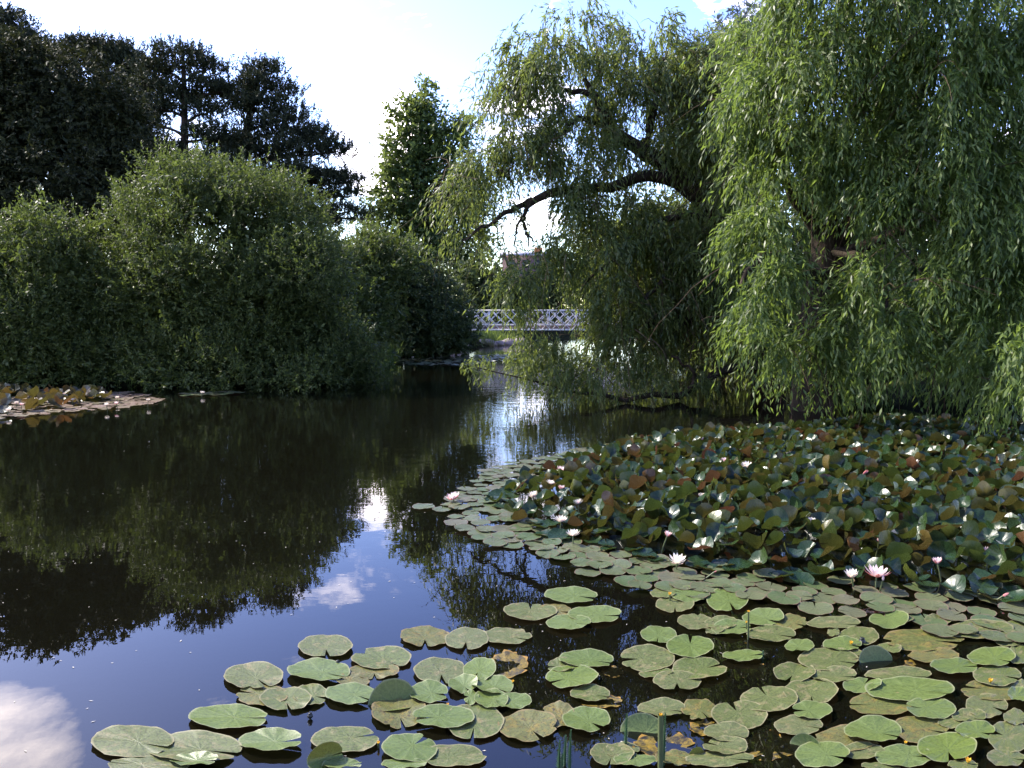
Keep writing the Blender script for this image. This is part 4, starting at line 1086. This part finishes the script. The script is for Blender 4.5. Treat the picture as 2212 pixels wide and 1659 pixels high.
def poisson(poly, dmin, n_try, inside=True, avoid=None):
    lo, hi = poly.min(0), poly.max(0)
    c = R.uniform(lo, hi, (n_try, 2))
    k = poly_sd(poly, c[:, 0], c[:, 1]) < 0
    if avoid is not None:
        k &= poly_sd(avoid, c[:, 0], c[:, 1]) > -0.12
    c = c[k]
    cell, out = {}, []
    for p in c:
        key = (int(p[0] // dmin), int(p[1] // dmin))
        ok = True
        for i in (-1, 0, 1):
            for j in (-1, 0, 1):
                for q in cell.get((key[0] + i, key[1] + j), ()):
                    if (q[0] - p[0]) ** 2 + (q[1] - p[1]) ** 2 < dmin * dmin:
                        ok = False
                        break
        if ok:
            cell.setdefault(key, []).append(p)
            out.append(p)
    return np.array(out)


def lily_leaf(kind, seg=20):
    ph = random.uniform(0, 20)
    P, Fc = disc(seg, (0.4, 0.78, 1.0), random.uniform(0.03, 0.10), 0.08, 0.05, ph, 0.012)
    r = np.hypot(P[:, 0], P[:, 1]); th = np.arctan2(P[:, 1], P[:, 0])
    if kind == 'flat':
        z = 0.03 * r ** 2 * np.sin(3 * th + ph) + 0.10 * np.clip(r - 0.7, 0, 1) * (0.5 + 0.8 * np.sin(4 * th + ph) + 0.6 * np.sin(9 * th)) + 0.05 * np.abs(P[:, 1])
    elif kind == 'saucer':
        z = 0.22 * r ** 3 * (0.7 + 0.5 * np.sin(2 * th + ph)) + 0.06 * r ** 2 * np.sin(6 * th + ph)
    else:
        A, Bf, Cw = random.uniform(0.0, 0.40), random.uniform(0.25, 0.95), random.uniform(0.06, 0.20)
        z = A * r ** 2 + Bf * np.abs(P[:, 1]) ** 1.5 + Cw * r ** 2 * np.sin(random.choice((3, 4, 5)) * th + ph) + 0.03 * r ** 3 * np.sin(11 * th + ph)
    return P, np.stack([P[:, 0], P[:, 1], z], -1), Fc


def leaf_rot(tilt, az, spin):
    return Matrix.Rotation(az, 3, 'Z') @ Matrix.Rotation(tilt, 3, 'X') @ Matrix.Rotation(spin, 3, 'Z')


def scatter_leaves(items, variants, mat, name, cat, group, n_ind, label_of, stuff_label):
    """items: (x, y, z, radius, rotation 3x3, variant). The n_ind that show largest become objects, the rest one stuff object."""
    items.sort(key=lambda t: -t[3] / math.hypot(t[0], t[1]))
    meshes = {}
    for t in items[:n_ind]:
        k = t[5]
        if k not in meshes:
            P, V, Fc = variants[k]
            meshes[k] = np_mesh(name, V, Fc, mat, True, [('puv', 'FLOAT_VECTOR', 'POINT', np.stack([P[:, 0], P[:, 1], 0 * P[:, 0]], -1))])
        o = mobj(name, meshes[k])
        o.matrix_world = Matrix.Translation((t[0], t[1], t[2])) @ (t[4].to_4x4() @ Matrix.Scale(t[3], 4))
        tag(o, label_of(t), cat, group)
    rest = items[n_ind:]
    if not rest:
        return
    Vs, F3, F4, uv, lf, k = [], [], [], [], [], 0
    for t in rest:
        P, V, Fc = variants[t[5]]
        Vs.append((V * t[3]) @ np.array(t[4]).T + np.array(t[:3]))
        F3.append(Fc[0] + k); F4.append(Fc[1] + k); k += len(V)
        uv.append(np.stack([P[:, 0], P[:, 1], 0 * P[:, 0]], -1)); lf.append(np.full(len(V), random.random()))
    me = np_mesh(name, np.concatenate(Vs), [np.concatenate(F3), np.concatenate(F4)], mat, True,
                 [('puv', 'FLOAT_VECTOR', 'POINT', np.concatenate(uv)), ('leaf', 'FLOAT', 'POINT', np.concatenate(lf))])
    tag(mobj('lily_leaves', me), stuff_label, None, None, 'stuff')


FL_GROUND = [(np.array(G(f[0], f[1], f[3])[:2]), f) for f in FLOWERS]
SHORT = ['the pink lily at the tip', 'the peach lily', 'the pointed cream lily', 'the tilted white lily', 'the half-sunk white lily', 'the small half-open pink lily', 'the small far-left white lily', 'the back-left pinkish lily',
         'the half-closed pink lily', 'the large front white lily', 'the small back pink lily', 'the flat back white lily', 'the shaded white lily', 'the low middle white lily', 'the white lily by the red leaf', 'the tiny back pink lily', 'the cupped cream lily',
         'the largest pink lily', 'the plump pale bud', 'the cup-shaped pink lily', 'the pink lily by the picture edge', 'the small mauve lily', 'the slim coral bud', 'the small coral bud', 'the back-right white lily', 'the long pink bud']
taken = {}


def bed_label(t, adj, FG=None, SH=None):
    FG, SH = FG or FL_GROUND, SH or SHORT
    p = np.array(t[:2])
    ds = sorted(range(len(FG)), key=lambda i: np.linalg.norm(FG[i][0] - p))
    for i in ds[:14]:
        e = p - FG[i][0]
        dist = np.linalg.norm(e)
        side = ('behind' if e[1] > 0 else 'in front of') if abs(e[1]) > abs(e[0]) else ('right of' if e[0] > 0 else 'left of')
        for far in (('close', 'a step') if dist < 0.3 else ('a step', 'well')):
            lab = f'{adj}, {far} {side} {SH[i]}'
            if lab not in taken:
                taken[lab] = 1
                return lab
    return f'{adj}, {far} {side} {SH[i]}'


# raised leaves
UV_ = [lily_leaf('up') for _ in range(22)] + [lily_leaf('saucer') for _ in range(6)]
pts = poisson(RP, 0.122, 34000)
sd = -poly_sd(RP, pts[:, 0], pts[:, 1])
items = []
for (x, y), e in zip(pts, sd):
    if any(np.hypot(x - g[0], (y - g[1])) < 0.075 or (abs(x - g[0] * y / g[1]) < 0.06 and 0 < g[1] - y < 0.22) for g, f in FL_GROUND):
        continue
    k = min(1.0, e / 0.7)
    if k < 0.35 and random.random() < 0.6:
        v, tilt, z = random.randint(22, 27), random.uniform(0.02, 0.3), random.uniform(0.01, 0.04)
    else:
        v = random.randint(0, 21) if random.random() < 0.9 else random.randint(22, 27)
        tilt = random.uniform(0.25, 0.45 + 0.95 * k)
        z = (0.05 + 0.13 * k) * random.uniform(0.6, 1.25)
    rad = random.uniform(0.066, 0.105)
    az = PI - SUN_AZ * 0.6 + random.gauss(0, 0.75) if (k >= 0.35 or tilt > 0.3) and random.random() < 0.62 else random.uniform(-PI, PI)
    items.append((x, y, max(z, 0.02 + rad * math.sin(tilt) * 0.7), rad, leaf_rot(tilt, az, random.uniform(-PI, PI)), v))
ADJU = lambda t: ('olive-brown leaf underside' if (t[4] @ Vector((0, 0, 1))).dot(Vector((0, 0, CAMH)) - Vector(t[:3])) < 0 else ('open glossy green leaf' if t[4][2][2] > 0.8 else 'upright glossy green leaf'))
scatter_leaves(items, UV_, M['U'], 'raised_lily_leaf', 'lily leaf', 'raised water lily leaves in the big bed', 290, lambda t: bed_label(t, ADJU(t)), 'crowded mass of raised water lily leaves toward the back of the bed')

# flat leaves round the rim
NV_ = [lily_leaf('flat', 26) for _ in range(16)]
pts = poisson(OP, 0.125, 16000, avoid=RP)
items = []
for (x, y) in pts:
    rad = random.uniform(0.082, 0.115)
    items.append((x, y, 0.010 + random.uniform(0, 0.022), rad, leaf_rot(random.uniform(0, 0.10), random.uniform(-PI, PI), random.uniform(-PI, PI)), random.randint(0, 15)))
for (px, py) in [(915, 1096), (982, 1078)]:
    g = G(px, py); items.append((g[0], g[1], 0.008, 0.115, leaf_rot(0.01, 0, random.uniform(-PI, PI)), 3))
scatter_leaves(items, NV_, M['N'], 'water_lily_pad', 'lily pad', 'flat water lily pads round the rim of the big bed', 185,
               lambda t: 'lone flat pad floating just off the tip of the bed' if t[0] < G(930, 1096)[0] else bed_label(t, ('broad' if t[3] > 0.0985 else 'small') + ' flat grey-green pad'), 'flat water lily pads along the back rim of the bed')

# ---- the lily patch by the bush on the other bank, and the thin one below the bridge
LF = [(143, 968), (159, 965), (134, 956), (251, 964), (178, 978), (86, 977), (286, 973), (284, 987), (362, 979), (219, 959), (40, 986), (116, 984), (260, 990), (20, 1003), (52, 990)]
LFG = [(np.array(G(x / 1.1302, y / 1.1302, 0.1)[:2]), None) for x, y in LF]
LFS = [q + ', far patch' for q in ('the left cream twin', 'the right cream twin', 'the white back lily', 'the grass-tuft lily', 'the middle white lily', 'the pinkish lily', 'the pale pink lily', 'the waterside lily', 'the coral lily', 'the small pink lily', 'the left-side lily', 'the sideways lily', 'the water-edge lily', 'the picture-edge lily', 'the left pink lily')]
LP = gpoly([(-150, 925), (0, 906), (115, 894), (250, 885), (330, 872), (352, 862), (300, 851), (200, 845), (0, 841), (-150, 843)])
pts = poisson(LP, 0.17, 6000)
sd = -poly_sd(LP, pts[:, 0], pts[:, 1])
up, fl = [], []
for (x, y), e in zip(pts, sd):
    px = project([x, y, 0])[0]
    if px < 230 and e > 0.5 and random.random() < 0.5:
        tilt, rad = random.uniform(0.2, 1.1), random.uniform(0.10, 0.15)
        up.append((x, y, 0.06 + rad * math.sin(tilt) * 0.7, rad, leaf_rot(tilt, random.uniform(-PI, PI), random.uniform(-PI, PI)), random.randint(0, 27)))
    else:
        fl.append((x, y, 0.01 + random.uniform(0, 0.02), random.uniform(0.11, 0.15), leaf_rot(random.uniform(0, 0.12), random.uniform(-PI, PI), random.uniform(-PI, PI)), random.randint(0, 15)))
scatter_leaves(up, UV_, M['UP'], 'raised_patch_leaf', 'lily leaf', 'raised leaves in the patch under the loose willow bush', 60, lambda t: bed_label(t, ADJU(t), LFG, LFS), 'raised lily leaves in the patch under the bush')
scatter_leaves(fl, NV_, M['P'], 'flat_patch_leaf', 'lily pad', 'flat', 0, None, 'flat pinkish-grey lily pads in the patch under the loose willow bush')
for poly, n_, lb in [([(380, 852), (470, 848), (525, 849), (500, 853), (400, 856)], 0.2, 'thin strip of lily pads along the foot of the big willow bush'),
                     ([(800, 784), (860, 776), (1000, 770), (1110, 764), (1115, 778), (1000, 790), (900, 789)], 0.30, 'far raft of lily pads in front of the footbridge channel')]:
    fl = [(x, y, 0.008 + random.uniform(0, 0.015), random.uniform(0.12, 0.18), leaf_rot(random.uniform(0, 0.1), random.uniform(-PI, PI), 0), random.randint(0, 15)) for x, y in poisson(gpoly(poly), n_, 5000)]
    scatter_leaves(fl, NV_, M['N'], 'pads', None, None, 0, None, lb)


# ------------------------------------------------------------------ flowers
def petal_mesh(name, mat, w=0.17, cup=0.36):
    V = np.array([(0.05, 0, 0), (0.35, -w * 0.85, 0.07), (0.35, 0, 0.02), (0.35, w * 0.85, 0.07), (0.72, -w * 0.8, 0.20 * cup / 0.36), (0.72, 0, 0.15 * cup / 0.36), (0.72, w * 0.8, 0.20 * cup / 0.36), (1.0, 0, cup)])
    return V, [np.array([(0, 1, 2), (0, 2, 3), (4, 7, 5), (5, 7, 6)]), np.array([(1, 4, 5, 2), (2, 5, 6, 3)])]


def rot_petal(V, elev, az, ln):
    c, s = math.cos(elev), math.sin(elev)
    q = np.stack([V[:, 0] * c - V[:, 2] * s, V[:, 1], V[:, 0] * s + V[:, 2] * c], -1) * ln
    ca, sa = math.cos(az), math.sin(az)
    return np.stack([q[:, 0] * ca - q[:, 1] * sa, q[:, 0] * sa + q[:, 1] * ca, q[:, 2]], -1)


PV, PF = petal_mesh('p', None)
PM = {k: np_mesh('petal', PV, PF, M[k], True) for k in ('petal', 'petal_in', 'petal_pink')}


def whorls(open_, kind):
    """(count, elevation, length, material key) from outside in"""
    if open_ < 0.3:
        return [(5, 1.15, 1.0, 'petal_pink' if kind == 'bud' else 'petal'), (5, 1.28, 0.92, 'petal_pink' if kind == 'bud' else 'petal')]
    o = {'pink': 'petal', 'white': 'petal_in', 'cream': 'petal_in', 'bud': 'petal_pink'}[kind]
    e = 1.0 - open_
    return [(4, 0.15 + 0.8 * e, 0.95, 'petal_pink' if kind == 'pink' else 'petal'), (8, 0.32 + 0.7 * e, 1.0, o), (8, 0.58 + 0.5 * e, 0.92, o), (7, 0.85 + 0.3 * e, 0.78, 'petal_in')]


def lily_flower(pos, rad, open_, kind, label, group, detail):
    root = empty('water_lily_flower', pos, label, 'flower', group)
    rz = random.uniform(0, 6)
    root.rotation_euler = (random.uniform(-0.15, 0.3), random.uniform(-0.25, 0.25), rz)
    if kind == 'bud' and open_ < 0.2:
        root.rotation_euler = (random.uniform(0.2, 0.5), 0.9, 0.4)
    for wi, (n, el, ln, mk) in enumerate(whorls(open_, kind)):
        acc, k = [], 0
        for i in range(n):
            az = 2 * PI * (i + 0.5 * (wi % 2)) / n + random.uniform(-0.1, 0.1)
            V = rot_petal(PV, el + random.uniform(-0.07, 0.07), az, ln * rad * random.uniform(0.94, 1.05))
            if detail:
                o = put(bpy.data.objects.new('petal', PM[mk]), root)
                o.matrix_local = Matrix.Rotation(az, 4, 'Z') @ Matrix.Rotation(-el, 4, 'Y') @ Matrix.Scale(ln * rad, 4)
            else:
                acc.append(V)
        if not detail:
            Vs = np.concatenate(acc)
            F3 = np.concatenate([PF[0] + 8 * i for i in range(n)]); F4 = np.concatenate([PF[1] + 8 * i for i in range(n)])
            mobj('petal_ring', np_mesh('petal_ring', Vs, [F3, F4], M[mk], True), root)
    if open_ > 0.5:
        sv, sf, k = [], [], 0
        for i in range(14):
            az, el = 2 * PI * i / 14, 1.05 + 0.2 * (i % 2)
            v, f = tube([(0.05 * rad * math.cos(az), 0.05 * rad * math.sin(az), 0.05 * rad), (rad * 0.42 * math.cos(el) * math.cos(az), rad * 0.42 * math.cos(el) * math.sin(az), rad * 0.42 * math.sin(el))], [0.03 * rad, 0.02 * rad], 4)
            sv.append(v); sf.append(f + k); k += len(v)
        mobj('stamen_cluster', np_mesh('stamen_cluster', np.concatenate(sv), np.concatenate(sf), M['stamen']), root)
    v, f = tube([(0, 0, 0.01), (0.01, 0, -0.06), (0.02, 0, -pos[2] - 0.12)], [0.006, 0.006, 0.006], 6)
    mobj('stalk', np_mesh('stalk', v, f, M['stalk'], True), root)


for f in FLOWERS:
    p = G(f[0], f[1], f[3])
    rad = f[2] / 2 * np.linalg.norm(p - np.array([0, 0, CAMH])) / F * 1.05
    if f[4] < 0.3: rad *= 0.95
    lily_flower(p, rad, f[4], f[5], f[6], 'water lily flowers in the big bed', f[2] >= 34)
LF = [(143, 968), (159, 965), (134, 956), (251, 964), (178, 978), (86, 977), (286, 973), (284, 987), (362, 979), (219, 959), (40, 986), (116, 984), (260, 990), (20, 1003), (52, 990)]
LFL = ['cream water lily, right of a matching pair in the far bank patch', 'cream water lily, rightmost of the pair in the far bank patch', 'white water lily at the back of the far bank patch, under the bush', 'white water lily by a grass tuft at the back of the far bank patch',
       'white water lily in the middle of the far bank patch', 'pinkish water lily left of the middle in the far bank patch', 'pale pink water lily toward the pointed end of the far bank patch', 'pale pink water lily on the water side near the point of the far bank patch',
       'coral water lily at the very point of the far bank patch', 'small pink water lily beside an upright round leaf in the far bank patch', 'pale water lily at the left side of the far bank patch', 'white water lily lying sideways in the far bank patch',
       'pink water lily near the water edge of the far bank patch', 'pink water lily at the picture edge of the far bank patch', 'pink water lily beside a brown leaf at the left of the far bank patch']
for (x, y), lb in zip(LF, LFL):
    p = G(x / 1.1302, y / 1.1302, 0.10)
    lily_flower(p, 0.065, 0.8, random.choice(('pink', 'white', 'white')), lb, 'water lily flowers in the far bank patch', False)
for (x, y), lb in [((494, 961), 'lone white water lily on the thin strip of pads below the big bush'), ((1171, 871), 'white water lily on the far raft before the footbridge'), ((1008, 874), 'white water lily at the bank end of the far raft')]:
    p = G(x / 1.1302, y / 1.1302, 0.06)
    lily_flower(p, 0.08, 0.9, 'white', lb, 'water lily flowers far off', False)


def yellow_flower(pos, rad, stalk_to, label, fat=0.006):
    root = empty('yellow_pond_flower', pos, label, 'flower', 'yellow pond lily flowers')
    acc = [rot_petal(PV * np.array([1, 2.2, 1.6]), 0.55, 2 * PI * i / 5, rad) for i in range(5)]
    F3 = np.concatenate([PF[0] + 8 * i for i in range(5)]); F4 = np.concatenate([PF[1] + 8 * i for i in range(5)])
    mobj('sepal_cup', np_mesh('sepal_cup', np.concatenate(acc), [F3, F4], M['yellow'], True), root)
    v, f = tube([(0, 0, 0), (0, 0, rad * 0.35), (0, 0, rad * 0.5), (0, 0, rad * 0.52)], [rad * 0.3, rad * 0.42, rad * 0.40, 0.001], 8)
    mobj('stigma_disc', np_mesh('stigma_disc', v, f, M['yellow'], True), root)
    v, f = tube([(0, 0, 0.005), (0.004, 0.004, stalk_to * 0.5 - pos[2] * 0.5), (0, 0, stalk_to - pos[2])], [fat] * 3, 8)
    mobj('stalk', np_mesh('stalk', v, f, M['stalk'], True), root)


for (cr_, x, y, z, s, lb, ft) in [('D', 1985, 1008, 0.03, 36, 'open yellow pond lily flower lying on pads near the picture edge', 0.005), ('D', 1835, 1550, 0.02, 46, 'yellow pond lily flower at the bottom edge on the right', 0.005), ('D', 1412, 1425, 0.02, 28, 'small yellow pond lily bud floating between mottled pads', 0.005),
                                  ('D', 352, 540, 0.17, 26, 'yellow pond lily bud raised on a tall thin stalk', 0.006), ('D', 338, 610, 0.06, 22, 'lower yellow bud beside the tall thin stalk', 0.004), ('D', 1045, 752, 0.02, 34, 'yellow pond lily bud tucked under a dark seed head', 0.004),
                                  ('C', 1375, 165, 0.05, 38, 'yellow pond lily bud beside the rim of the big bed', 0.006), ('C', 1305, 1100, 0.25, 38, 'yellow pond lily flower atop a thick bristly stalk', 0.012), ('B', 1450, 818, 0.02, 36, 'yellow bud on blue water between the fresh pads', 0.004),
                                  ('B', 2035, 610, 0.03, 36, 'yellow bud beside the rotting leaf on dark water', 0.004), ('B', 825, 1165, 0.02, 44, 'withered yellow-brown bud touching the tip of a dull pad', 0.005)]:
    ox, oy, sc = CROPS[cr_]
    p = G((ox + x / sc) / 1.1302, (oy + y / sc) / 1.1302, z)
    yellow_flower(p, s / sc / 1.1302 / 2 * np.linalg.norm(p - np.array([0, 0, CAMH])) / F * 1.1, -0.15, lb, ft)

# black seed heads
for (cr_, x, y, s, lb) in [('B', 210, 915, 46, 'round black seed head standing alone on the blue water'), ('B', 460, 445, 50, 'dark seed head behind the fresh smooth pad'), ('D', 1120, 740, 46, 'dark seed head lying on an olive pad')]:
    ox, oy, sc = CROPS[cr_]
    p = G((ox + x / sc) / 1.1302, (oy + y / sc) / 1.1302, 0.015)
    r = s / sc / 1.1302 / 2 * np.linalg.norm(p - np.array([0, 0, CAMH])) / F
    root = empty('seed_head', p, lb, 'seed head', 'black seed heads')
    prof = [(-0.9, 0.25), (-0.5, 0.85), (0.1, 1.0), (0.6, 0.75), (0.9, 0.45), (1.05, 0.6), (1.15, 0.6), (1.16, 0.05)]
    v, f = tube([(0, 0, q[0] * r) for q in prof], [q[1] * r for q in prof], 10)
    mobj('capsule', np_mesh('capsule', v, f, M['black'], True), root)
    v, f = tube([(0, 0, -0.7 * r), (0.01, 0.01, -0.1), (0.02, 0, -0.25)], [0.005] * 3, 6)
    mobj('stalk', np_mesh('stalk', v, f, M['stalk'], True), root)


# ------------------------------------------------------------------ marestail spikes
def spike(root, x, y, h, r):
    v, f = tube([(x, y, -0.25), (x + 0.004, y, h * 0.5), (x + 0.008, y, h)], [0.006, 0.005, 0.002], 6)
    st = mobj('stem', np_mesh('stem', v, f, M['mares'], True, [('shade', 'FLOAT', 'FACE', np.full(len(f), 0.3))]), root)
    n = int(h / 0.008); m = 9
    zz = np.repeat(np.linspace(0.0, h, n), m)
    az = np.tile(np.arange(m) * 2 * PI / m, n) + np.repeat(np.arange(n) * 0.35, m) + R.normal(0, 0.1, n * m)
    el = 0.55 + 0.5 * zz / h
    D = np.stack([np.cos(az) * np.cos(el), np.sin(az) * np.cos(el), np.sin(el)], -1)
    B = np.stack([np.full(n * m, x) + 0.006 * zz / h, np.full(n * m, y), zz], -1)
    N = norm(np.cross(D, np.stack([-np.sin(az), np.cos(az), 0 * az], -1)))
    L = r * (1.05 - 0.65 * (zz / h) ** 2) * R.uniform(0.8, 1.2, n * m)
    V, Fq = leaf_quads(B, D, N, L, np.full(n * m, 0.0035))
    tag(mobj('needles', np_mesh('needles', V, Fq, M['mares'], False, [('shade', 'FLOAT', 'FACE', R.uniform(0.1, 0.9, len(Fq)))]), st), kind='stuff')


for (cr_, pts_, lb) in [('C', [(515, 1495, 170), (560, 1480, 190), (598, 1500, 240), (535, 1505, 90)], 'cluster of green marestail spikes rising from blue water at the bottom edge'), ('C', [(1030, 1335, 205)], 'single marestail spike beside the tilted blue-green leaf'),
                        ('C', [(1322, 1480, 330)], 'tall marestail spike wrapped round the yellow flower stalk'), ('C', [(2085, 660, 50)], 'tiny marestail tip beside a bright pad')]:
    ox, oy, sc = CROPS[cr_]
    g0 = G((ox + pts_[0][0] / sc) / 1.1302, (oy + pts_[0][1] / sc) / 1.1302)
    root = empty('marestail_plant', (g0[0], g0[1], 0), lb, 'water plant', 'marestail spikes')
    for (x, y, hp) in pts_:
        g = G((ox + x / sc) / 1.1302, (oy + y / sc) / 1.1302)
        h = hp / sc / 1.1302 * np.linalg.norm(g - np.array([0, 0, CAMH])) / F * 1.12
        spike(root, g[0] - g0[0], g[1] - g0[1], h, 0.018)

# ------------------------------------------------------------------ bank grass and floating bits (nobody could count them)
gp = []
for (x0, x1, Y0, Y1, n, hm) in [(-5.3, -3.6, 26.5, 31.5, 1500, 0.8), (-2.0, 1.2, 41.5, 46, 1300, 0.9), (-15, -9, 20.2, 22, 500, 0.5), (-6, -3.2, 31.5, 34.5, 700, 0.7), (7.5, 14, 14.4, 19, 900, 0.4)]:
    P = np.stack([R.uniform(x0, x1, n), R.uniform(Y0, Y1, n), np.zeros(n)], -1)
    sdv = poly_sd(POND, P[:, 0], P[:, 1])
    P = P[(sdv > -0.15) & (sdv < 2.5)]
    P[:, 2] = ground_z(P[:, 0], P[:, 1]) - 0.03
    D = norm(R.normal(0, 0.28, P.shape) + np.array([0, 0, 1.0]))
    N = norm(np.cross(D, R.normal(size=P.shape)))
    gp.append(leaf_quads(P, D, N, hm * R.uniform(0.5, 1.2, len(P)), R.uniform(0.015, 0.035, len(P))))
V, Fq = join(gp)
tag(mobj('grass', np_mesh('grass', V, Fq, M['grass'], False, [('shade', 'FLOAT', 'FACE', R.uniform(0, 1, len(Fq)))])), 'bright green grass and reeds along the water edge', None, None, 'stuff')
n = 300
dpx, dpy = R.uniform(-30, 2240, n), 830 + 820 * R.uniform(0, 1, n) ** 1.1
P = np.array([G(a, b, 0.003) for a, b in zip(dpx, dpy)])
k = (poly_sd(OP, P[:, 0], P[:, 1]) > 0.1) & (poly_sd(LP, P[:, 0], P[:, 1]) > 0.1)
P = P[k]
az = R.uniform(0, 2 * PI, len(P))
D = np.stack([np.cos(az), np.sin(az), 0.05 + 0 * az], -1)
V, Fq = leaf_quads(P, norm(D), np.tile([0, 0, 1.0], (len(P), 1)), R.uniform(0.008, 0.028, len(P)), R.uniform(0.004, 0.008, len(P)), 0.05)
V[:, 2] = np.maximum(V[:, 2], 0.002)
tag(mobj('floating_debris', np_mesh('floating_debris', V, Fq, M['debris'])), 'pale petals and fallen willow leaves floating on the water', None, None, 'stuff')
